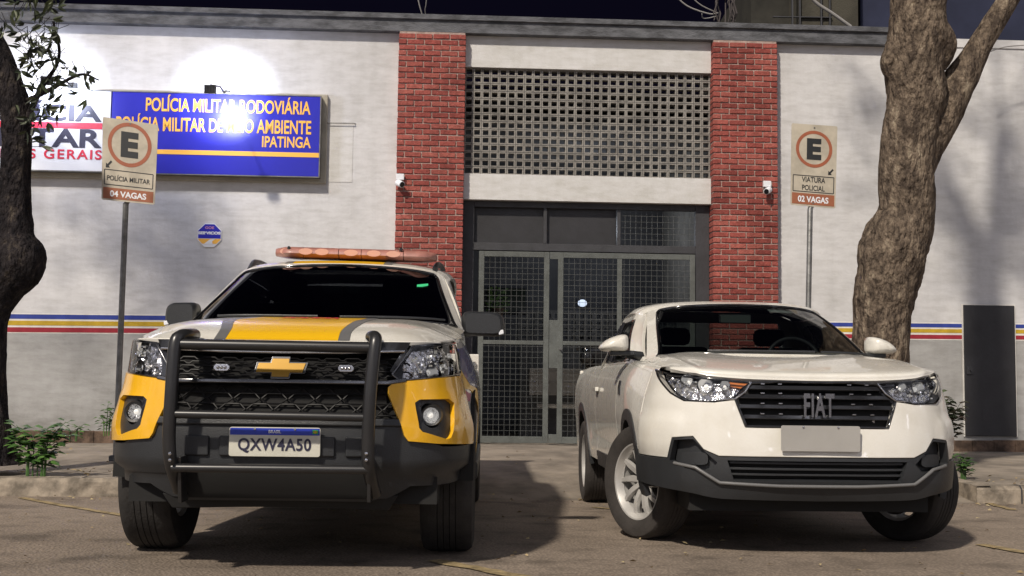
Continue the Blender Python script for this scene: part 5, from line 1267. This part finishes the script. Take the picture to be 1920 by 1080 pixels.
lineL = [(-a, b) for a, b in reversed(lineR)]
body_poly = lineL + lineR
# the skin is cut along the lower edge of the lamps and round the grille
edgeR = [(sE,.943),(1.05,.938)] + [(-a, b-.0) for a, b in [LH[9], LH[8], LH[7], LH[6]]] + [(-gl[0]+.004, gl[1]-.006), (-gb[0]+.006, gb[1]-.006)]
edgeL = [(-a, b) for a, b in reversed(edgeR)]
podR = [(-a, b) for a, b in POD]
panel('front_bumper', SS_, body_poly + edgeR + edgeL, P_cream, car, off=.004, depth=.05, st=.03, bev=.005, offfn=lambda a, b: .012*sm((abs(a)-.66)/.06)*sm((.70-b)/.02)*sm((b-.50)/.03))
for sg in (-1, 1):
    m_ = (lambda P: P) if sg < 0 else mirr
    pd = panel('fog_lamp_pocket', SS_, m_(POD), K_plast, car, off=-.035, depth=0, st=.03)
    cx = sum(p[0] for p in POD)/len(POD); cz = sum(p[1] for p in POD)/len(POD)-.012
    el = [(cx+.075*math.copysign(abs(math.cos(t))**.5, math.cos(t)), cz+.032*math.copysign(abs(math.sin(t))**.5, math.sin(t))) for t in [2*PI*k/20 for k in range(20)]]
    panel('blanking_cover', SS_, m_(el), K_plast, pd, off=-.008, depth=.02, st=.03, bev=.004)
    lh = headlamp('headlight', SS_, m_(LH), car, sg, .6, depth=.055, bowls=[(sg*.60,.860,.040),(sg*.72,.885,.034),(sg*.49,.862,.026)], frame_m=K_black, cover_off=.010)
    am = [(.36,.885),(.47,.893),(.46,.866),(.40,.856)]
    panel('turn_signal', SS_, [(sg*a, b) for a, b in am], K_amber if sg < 0 else K_dchrome, lh, off=-.03, depth=.01, st=.02, bev=0)
    MB().tube(on(SS_, m_(dens([LH[3], LH[4], LH[5], (LH[5][0]-.06, LH[5][1]-.002)], 6)), .004), .006, 8).build('chrome_edge', K_chrome, lh, smooth=60)
# grille
gk = panel('grille', SS_, shrink(GR, 1.02), K_void, car, off=-.05, depth=0, st=.05)
def gx(z):                               # half width of the grille at a height
    return itp([.655, gl[1], gi[1]],[-gb[0], -gl[0], -gi[0]])(z)
for k, z in enumerate((.705,.757,.808,.855)):
    hw = gx(z)-.012; h_ = .011
    panel('slat', SS_, [(-hw,z-h_),(hw,z-h_),(hw,z+h_),(-hw,z+h_)], K_black, gk, off=-.004, depth=.035, st=.05, bev=.004)
    for i in range(-4, 5):
        u = i*.095
        if abs(u) < hw-.03 and abs(u) > .10: p = SS_(u, z+.015); MB().obox(p + Vector((0,.0,0)), (.010,0,0), (0,.006,0), (0,0,.003)).build('chrome_stud', K_chrome, gk, bevel=.001)
lpg = [(a, b) for a, b in GR]; lpg.append(lpg[0]); lpg = resample(GR, .03, 1, 1); lpg.append(lpg[0])
MB().tube(on(SS_, lpg, .002), .007, 6, False).build('surround', K_black, gk, smooth=60)
a = ts([(1533,760)], (0,.78))[0]
base_y = SS_(a[0], a[1]).y
tv, tf = text_verts('FIAT', .155, .120, .03, spacing=1.12)
mb = MB(); nv = len(tv)
vs = [(a[0]+x, base_y-.030+.0*z, a[1]+z) for x, z in tv] + [(a[0]+x, base_y-.008, a[1]+z) for x, z in tv]
cnt = {}
for f in tf:
    for i in range(len(f)): cnt[(f[i], f[(i+1)%len(f)])] = 1
fs = [tuple(f) for f in tf] + [(e[1], e[0], e[0]+nv, e[1]+nv) for e in cnt if (e[1], e[0]) not in cnt]
mb.add(vs, fs).build('badge_lettering', K_badge, car)
p = sk_(1636, 792, .10); MB().obox(p, (.009,0,0), (0,.01,0), (0,0,.012)).build('parking_sensor', K_chrome, gk, bevel=.003)
# lower black bumper and intake
lo_t = lambda u: itp([0,.46,.60,.735,.80,sE],[.523,.523,.483,.488,.483,.488])(abs(u))
lo_b = lambda u: itp([0,.5,.7,sE],[.285,.292,.322,.352])(abs(u))
us = frange(-sE-.005, sE+.005, .05)
intake = [(-.43,.385),(.43,.385),(.46,.485),(-.46,.485)]
panel('lower_bumper', SS_, [(u, lo_b(u)) for u in us] + [(a, b-.003) for a, b in reversed(lineL + lineR)], K_plast, car, holes=[intake, shrink(POD,.97), shrink(podR,.97)], off=.002, depth=.04, st=.035, bev=.005,
      offfn=lambda a, b: .014*sm((abs(a)-.62)/.05)*sm((b-.30)/.04))
it = panel('lower_intake', SS_, shrink(intake, 1.02), K_void, car, off=-.05, depth=0, st=.05)
for z in (.415,.445,.475): panel('slat', SS_, [(-.45,z-.006),(.45,z-.006),(.45,z+.006),(-.45,z+.006)], K_plast, it, off=-.02, depth=.02, st=.06, bev=.002)
MB().tube(on(SS_, dens([(-.74,.462),(-.62,.445),(-.50,.375),(-.2,.365),(.2,.365),(.50,.375),(.62,.445),(.74,.462)], 6), .012), .009, 8).build('trim_strip', mat('grey_trim', (.14,.14,.14), .35), car, smooth=60)
pl_ = number_plate(car, .0, -.012, .60, .40, .128, None); pl_.data = pl_.data.copy(); pl_.data.materials[0] = mat('plate_grey', (.36,.35,.33), .4, var=.1)
# bonnet
uu = [0,.2,.40,.58,.72,.80,.88]
rf = [SS_(u, zg_t(u)) for u in uu]; rf = [(p.x, p.y-.004, p.z+.003) for p in rf]
X = [p[0] for p in rf]; X2 = [0,.195,.385,.54,.645,.70,.735]; X4 = [0,.185,.36,.505,.61,.665,.705]
hh_ = [rf,
  [(x, y+.030, z+dz) for (x, y, z), dz in zip(rf, (.040,.040,.038,.034,.028,.020,.010))],
  [(lerp(a_, b_, .4), lerp(y, .95, .28), z) for a_, b_, (x, y, z_), z in zip(X, X2, rf, [.968,.970,.974,.978,.978,.972,.962])],
  [(b_, lerp(y, 1.02, .58), z) for b_, (x, y, z_), z in zip(X2, rf, [1.012,1.013,1.017,1.020,1.010,.998,.982])],
  [(b_, lerp(y, 1.08, .82), z) for b_, (x, y, z_), z in zip([lerp(a_,c_,.5) for a_,c_ in zip(X2,X4)], rf, [1.038,1.039,1.043,1.042,1.028,1.014,.997])],
  [(b_, y, z) for b_, y, z in zip(X4, [.96,.965,.99,1.04,1.12,1.18,1.25], [1.056,1.056,1.057,1.053,1.038,1.024,1.006])]]
SH = grid_surf(sym_rows(hh_)); hsc = (1.5,.95)
crease = lambda a, b: .006*sm(1-abs(abs(a-.5)-.30-.05*b)/.035)
panel('bonnet', SH, [(0,0),(1,0),(1,1),(0,1)], P_cream, car, off=0, depth=.02, st=.03, sc_=hsc, bev=.005, offfn=crease)
# windscreen
w_h = [[(0,.90,1.045),(.25,.91,1.045),(.45,.97,1.043),(.60,1.08,1.036),(.70,1.24,1.015)],
       [(0,.98,1.085),(.245,.99,1.085),(.44,1.05,1.083),(.58,1.15,1.075),(.68,1.30,1.05)],
       [(0,1.42,1.262),(.225,1.43,1.262),(.41,1.47,1.256),(.54,1.55,1.243),(.628,1.64,1.215)],
       [(0,1.80,1.396),(.205,1.81,1.395),(.375,1.84,1.387),(.495,1.90,1.372),(.575,1.98,1.345)]]
SW = grid_surf(sym_rows(w_h)); sws = (1.35,.95)
gp = round_poly([(.072,.04),(.928,.04),(.915,.92),(.895,.965),(.5,.99),(.105,.965),(.085,.92)], .02)
panel('cab_frame', SW, [(0,0),(1,0),(1,1),(0,1)], P_cream, car, holes=[gp], off=0, depth=.03, st=.03, sc_=sws, bev=.004)
wsn = panel('windscreen', SW, gp, G_wind, car, off=-.006, depth=0, st=.04, sc_=sws)
g2 = shrink(gp, .955); 
lp = resample(gp, .04, *sws); lp.append(lp[0]); MB().tube(on(SW, lp, -.004), .008, 6, False).build('seal', K_black, wsn, smooth=60)
panel('dark_border', SW, gp, K_black, wsn, holes=[[(.5+(a-.5)*.955, .5+(b-.5)*.93+.01) for a, b in gp]], off=-.010, depth=0, st=.04, sc_=sws)
b = MB(); b.tube(on(SW, dens([(.30,.06),(.62,.085)], 8), .014), .007, 6); b.tube(on(SW, dens([(.64,.06),(.90,.10)], 8), .014), .007, 6); b.build('wiper', K_plast, car, smooth=60)
panel('toll_tag', SW, [(.60,.88),(.70,.875),(.70,.93),(.60,.935)], K_stick, wsn, off=-.012, depth=0, st=.05, sc_=sws)
# roof
r_h = [[(0,1.80,1.397),(.205,1.81,1.396),(.375,1.84,1.388),(.495,1.90,1.373),(.575,1.98,1.345),(.61,2.03,1.315)],
       [(0,1.95,1.422),(.205,1.96,1.421),(.38,1.98,1.413),(.505,2.02,1.398),(.59,2.07,1.372),(.628,2.11,1.34)],
       [(0,2.35,1.438),(.21,2.35,1.437),(.39,2.35,1.429),(.515,2.35,1.413),(.60,2.35,1.388),(.64,2.35,1.352)],
       [(0,2.75,1.425),(.21,2.75,1.424),(.39,2.75,1.415),(.51,2.75,1.40),(.59,2.75,1.374),(.63,2.75,1.338)]]
SR = grid_surf(sym_rows(r_h)); panel('roof', SR, [(0,0),(1,0),(1,1),(0,1)], P_cream, car, off=0, depth=.02, st=.04, sc_=(1.25,.85), bev=.004)
panel('headliner', SR, [(.03,.02),(.97,.02),(.97,.98),(.03,.98)], K_int, car, off=-.025, depth=0, st=.06, sc_=(1.25,.85))
# flanks
S_AR = ((.85,.3175,.352),(3.587,.3175,.352))
beltS = lambda y: itp([.49,.75,1.25,2.75,3.2,4.45],[.925,.955,.99,1.0,1.005,.99])(y)
Y1 = 2.75
for sg in (-1, 1):
    Fk = SB_.flank(sg); s_ = 1 if sg > 0 else -1
    for nm, y0, y1 in (('front_wing', .492, 1.40), ('door', 1.405, 2.62), ('bed_side', 2.625, 4.42)):
        ars = [a for a in S_AR if y0 < a[0]+a[2] and a[0]-a[2] < y1]
        zs = .33; poly = flank_poly(y0, y1, zs, beltS, ars) if ars else [(y0,zs),(y1,zs),(y1,beltS(y1)),(y0,beltS(y0))]
        d_ = panel(nm, Fk, poly, P_cream, car, off=0, depth=.015, st=.05, bev=.004, sgn=s_, offfn=lambda a, b: -.010*sm((b-.42)/.05)*sm((.60-b)/.12)*sm((a-1.35)/.1)*sm((3.1-a)/.1))
        if nm == 'door':
            hp = Fk(y1-.14, .83); MB().obox(hp + Vector((sg*.016,0,0)), (.013,0,0), (0,.08,0), (0,0,.015)).build('handle', P_cream, d_, bevel=.006)
            panel('lower_cladding', Fk, [(y0,.30),(y1,.30),(y1,.40),(y0,.40)], K_plast, d_, off=.008, depth=.02, st=.06, bev=.004, sgn=s_)
        if nm == 'front_wing': panel('vent_badge', Fk, [(1.20,.80),(1.28,.80),(1.33,.885),(1.25,.885)], K_black, d_, off=.006, depth=.008, st=.05, bev=.002, sgn=s_)
    for yc, zc, r in S_AR:                # black arch trim
        O = [(yc-(r+.055)*math.cos(t), zc+(r+.055)*math.sin(t)) for t in [PI*k/26 for k in range(-1,28)]]; I = [(yc-(r-.008)*math.cos(t), zc+(r-.008)*math.sin(t)) for t in [PI*k/26 for k in range(27,-2,-1)]]
        ring = [(y, z) for y, z in O + I]
        f2 = (lambda a, b, sg=sg: SS_(sg*(sE + a - .49), b)) if yc < 1 else Fk
        if yc < 1: f2 = lambda a, b, sg=sg: (lambda p: p)(SS_(sg*(sE + a - .49), b)) if a < .49 else Vector((sg*SB_.side(a, b), a, b))
        panel('arch_trim', f2, ring, K_plast, car, off=.008, depth=.03, st=.04, bev=.004, sgn=s_)
        b = MB(); N = 20; vs = []
        for i in range(N+1):
            t = PI*i/N; y_, z_ = yc-(r+.01)*math.cos(t), zc+(r+.01)*math.sin(t); vs += [(sg*.42, y_, z_), (sg*.83, y_, z_)]
        b.add(vs, [(2*i, 2*i+1, 2*i+3, 2*i+2) for i in range(N)]); b.build('arch_liner', K_under, car)
    rowsS = []
    for y in (.40,.49,.62,.80,1.0,1.25):
        q = y if y >= .49 else .49
        o_ = SS_(sg*(sE-(.49-y)), .935) if y < .49 else Vector((sg*SB_.side(y, beltS(y)), y, beltS(y)))
        best = min((SH(1 if sg > 0 else 0, k/40) for k in range(41)), key=lambda p: abs(p.y-y)); h_ = Vector((best.x, y, best.z-.002))
        rowsS.append([o_, o_.lerp(h_, .5) + Vector((sg*.008,0,.008)), h_])
    panel('wing_shoulder', grid_surf(rowsS), [(0,0),(1,0),(1,1),(0,1)], P_cream, car, off=0, depth=0, st=.03, sc_=(.12,.8), sgn=s_)
    def GS(s, t, sg=sg):
        yb = lerp(1.26, 2.80, s); yt = lerp(2.00, 2.74, s); y = lerp(yb, yt, t); z = lerp(beltS(yb), lerp(1.345,1.335,min(1,s*3)), t)
        xb = lerp(.705, SB_.side(yb, beltS(yb)), sm(s*6)); xt = lerp(.575, .63, sm(s*5))
        return Vector((sg*(lerp(xb, xt, t) + .018*math.sin(t*PI)), y, z))
    w1 = [(.12,.06),(.70,.06),(.70,.86),(.15,.86)]; w2 = [(.76,.06),(.93,.06),(.93,.84),(.76,.86)]
    panel('cab_side', GS, [(0,0),(1,0),(1,1),(0,1)], P_cream, car, holes=[w1, w2], off=0, depth=.02, st=.05, sc_=(1.3,.42), bev=.003, sgn=s_)
    for w_ in (w1, w2):
        sw_ = panel('side_window', GS, w_, G_wind, car, off=-.006, depth=0, st=.08, sc_=(1.3,.42), sgn=s_)
        lp = resample(w_, .05, 1.3, .42); lp.append(lp[0]); MB().tube(on(GS, lp, -.002, s_), .009, 6, False).build('seal', K_black, sw_, smooth=60)
    b = MB(); b.tube([GS(.725,.05)+Vector((sg*.002,0,0)), GS(.72,.88)+Vector((sg*.002,0,0))], .018, 6); b.build('black_pillar', K_black, car)
    # mirrors
    c_ = sk_(1151, 645, 1.32) if sg < 0 else sk_(1651, 650, 1.32)
    mo = empty('wing_mirror', c_, 0, car); kx = 1.0 if sg < 0 else .98
    sec = []
    for k_, dd in ((.42,-.10),(.72,-.085),(.92,-.05),(1.0,.0),(.98,.05),(.93,.055)):
        sec.append([Vector((sg*(a*k_*kx - .012*(1-k_)), dd, b_*k_)) for a, b_ in round_poly([(-.088,-.046),(.075,-.046),(.098,-.022),(.05,.026),(-.03,.058),(-.088,.06)], .035, 5)])
    n_ = len(sec[0]); b = MB(); b.add([p for r_ in sec for p in r_], [(i*n_+j, i*n_+(j+1)%n_, (i+1)*n_+(j+1)%n_, (i+1)*n_+j) for i in range(5) for j in range(n_)] + [tuple(range(n_)), tuple(range(5*n_, 6*n_))])
    b.build('housing', P_cream, mo, smooth=45)
    b = MB(); b.obox((sg*-.05, .0, -.056), (.075,0,0), (0,.035,0), (0,0,.014)); b.build('lower_shell', K_plast, mo, bevel=.008)
    inner = Vector((sg*.70, 1.38, 1.035)); MB().tube([inner - c_, Vector((sg*-.06,.0,-.058))], [.030,.024], 12).build('arm', K_plast, mo, smooth=60)
b = MB(); b.box(-.62,.62,.20,4.3,.22,.34); b.box(-.40,.40,.12,4.3,.34,.80); b.box(-.62,.62,1.25,2.7,.34,.62); b.box(-.68,.68,.45,1.2,.80,.90); b.build('chassis', K_under, car)
b = MB(); b.box(-.79,.79,4.38,4.44,.45,.985); b.build('tailgate', P_cream, car, bevel=.01); b = MB(); b.box(-.78,.78,2.8,4.37,.55,.57); b.build('bed_floor', K_plast, car)
# cab back wall with rear window
ab = lambda a, b_: Vector((a, 2.77, b_))
panel('cab_back', ab, [(-.80,.5),(.80,.5),(.79,1.0),(.62,1.335),(.45,1.40),(-.45,1.40),(-.62,1.335),(-.79,1.0)], P_cream, car, holes=[[(-.56,1.04),(.56,1.04),(.50,1.32),(-.50,1.32)]], off=0, depth=-.03, st=.1, bev=0)
panel('rear_window', ab, [(-.56,1.04),(.56,1.04),(.50,1.32),(-.50,1.32)], G_wind, car, off=0, depth=0, st=.2)
b = MB(); b.box(-.69,.69,1.15,1.42,.78,1.0); b.box(-.69,.69,1.42,1.55,.70,.98); b.build('dashboard', K_int, car, bevel=.03)
for sx in (-.33,.33):
    b = MB(); b.box(sx-.23,sx+.23,2.25,2.40,.62,1.13); b.box(sx-.23,sx+.23,1.8,2.3,.60,.72); b.box(sx-.11,sx+.11,2.30,2.38,1.14,1.26); b.build('seat', K_seat, car, bevel=.04)
T = Matrix.Translation((.33,1.68,1.01)) @ Matrix.Rotation(math.radians(68),4,'X')
b = MB(); b.lathe([(.175+.014*math.cos(t), .014*math.sin(t)) for t in [2*PI*k/10 for k in range(10)]], T, 36, True); b.lathe([(0,.02),(.05,.015),(.055,-.02)], T, 16); b.obox(T @ Vector((0,0,0)), (.17,0,0), (0,.01,.01), (0,-.012,.012)); b.build('steering_wheel', K_plast, car, smooth=50)
p = trace(SW, SMat, [(1385,592)], (.5,.85))[0]; q = SW(*p) + Vector((0,.10,-.015)); b = MB(); b.obox(q, (.105,0,0), (0,.012,0), (0,0,.030)); im = b.build('interior_mirror', K_plast, car, bevel=.012)
b = MB(); b.obox(q+Vector((0,-.0135,0)), (.095,0,0), (0,.001,0), (0,0,.024)); b.build('mirror_back', mat('mirror_grey', (.10,.12,.12), .4), im)
for sx in (-1, 1):
    wheel('wheel', car, (sx*.735, .85, .3175), *[.3175, .205, .213], K_tyre2 if sx < 0 else K_tyre, math.radians(27), sx, 10); wheel('wheel', car, (sx*.745, 3.587, .268), .3175, .205, .205, K_tyre2, 0, sx, 10)
# dark motorbike-like box seen behind the pickup's left side, inside the fence line
mb_ = empty('motorcycle', (0,0,0)); tag(mb_, 'dark motorcycle parked inside the porch behind the white pickup mirror', 'motorcycle')
D = 14.5
def P_(px, py, d=0): return atD(px, py, D+d)
b = MB(); c = P_(1100, 670); b.lathe([(0,.10),(.05,.095),(.085,.06),(.095,.0),(.08,-.06),(.04,-.09),(0,-.095)], Matrix.Translation(c) @ Matrix.Rotation(PI/2,4,'X'), 24); b.build('headlamp', K_black, mb_, smooth=50)
b = MB(); b.lathe([(0,.102),(.05,.098),(.07,.08)], Matrix.Translation(c) @ Matrix.Rotation(PI/2,4,'X'), 24); b.build('lens', K_black, mb_, smooth=50)
b = MB(); b.tube([P_(1083,655), P_(1086,650,.05), P_(1110,648,.1), P_(1170,650,.1), P_(1200,655)], .018, 10); b.build('handlebar', K_black, mb_, smooth=50)
b = MB(); b.box(c.x-.06, c.x+.62, c.y+.05, c.y+.5, c.z-.12, c.z+.14); b.build('fuel_tank', K_black, mb_, bevel=.06, seg=3)
b = MB(); b.tube([c+Vector((-.02,-.0,.0)), P_(1092,710,.0), P_(1098,760,-.02)], [.03,.026,.022], 10); b.build('fork', K_black, mb_, smooth=50)
gz = .20
w_ = empty('wheel', (c.x+.06, c.y-.02, gz+.30), 0, mb_); MB().lathe([(.24,-.04),(.29,-.04),(.30,0),(.29,.04),(.24,.04)], Matrix.Rotation(PI/2,4,'Y'), 36, True).build('tyre', K_tyre, w_, smooth=40); MB().lathe([(.0,-.03),(.24,-.02),(.24,.02),(0,.03)], Matrix.Rotation(PI/2,4,'Y'), 24).build('rim', K_disc, w_)
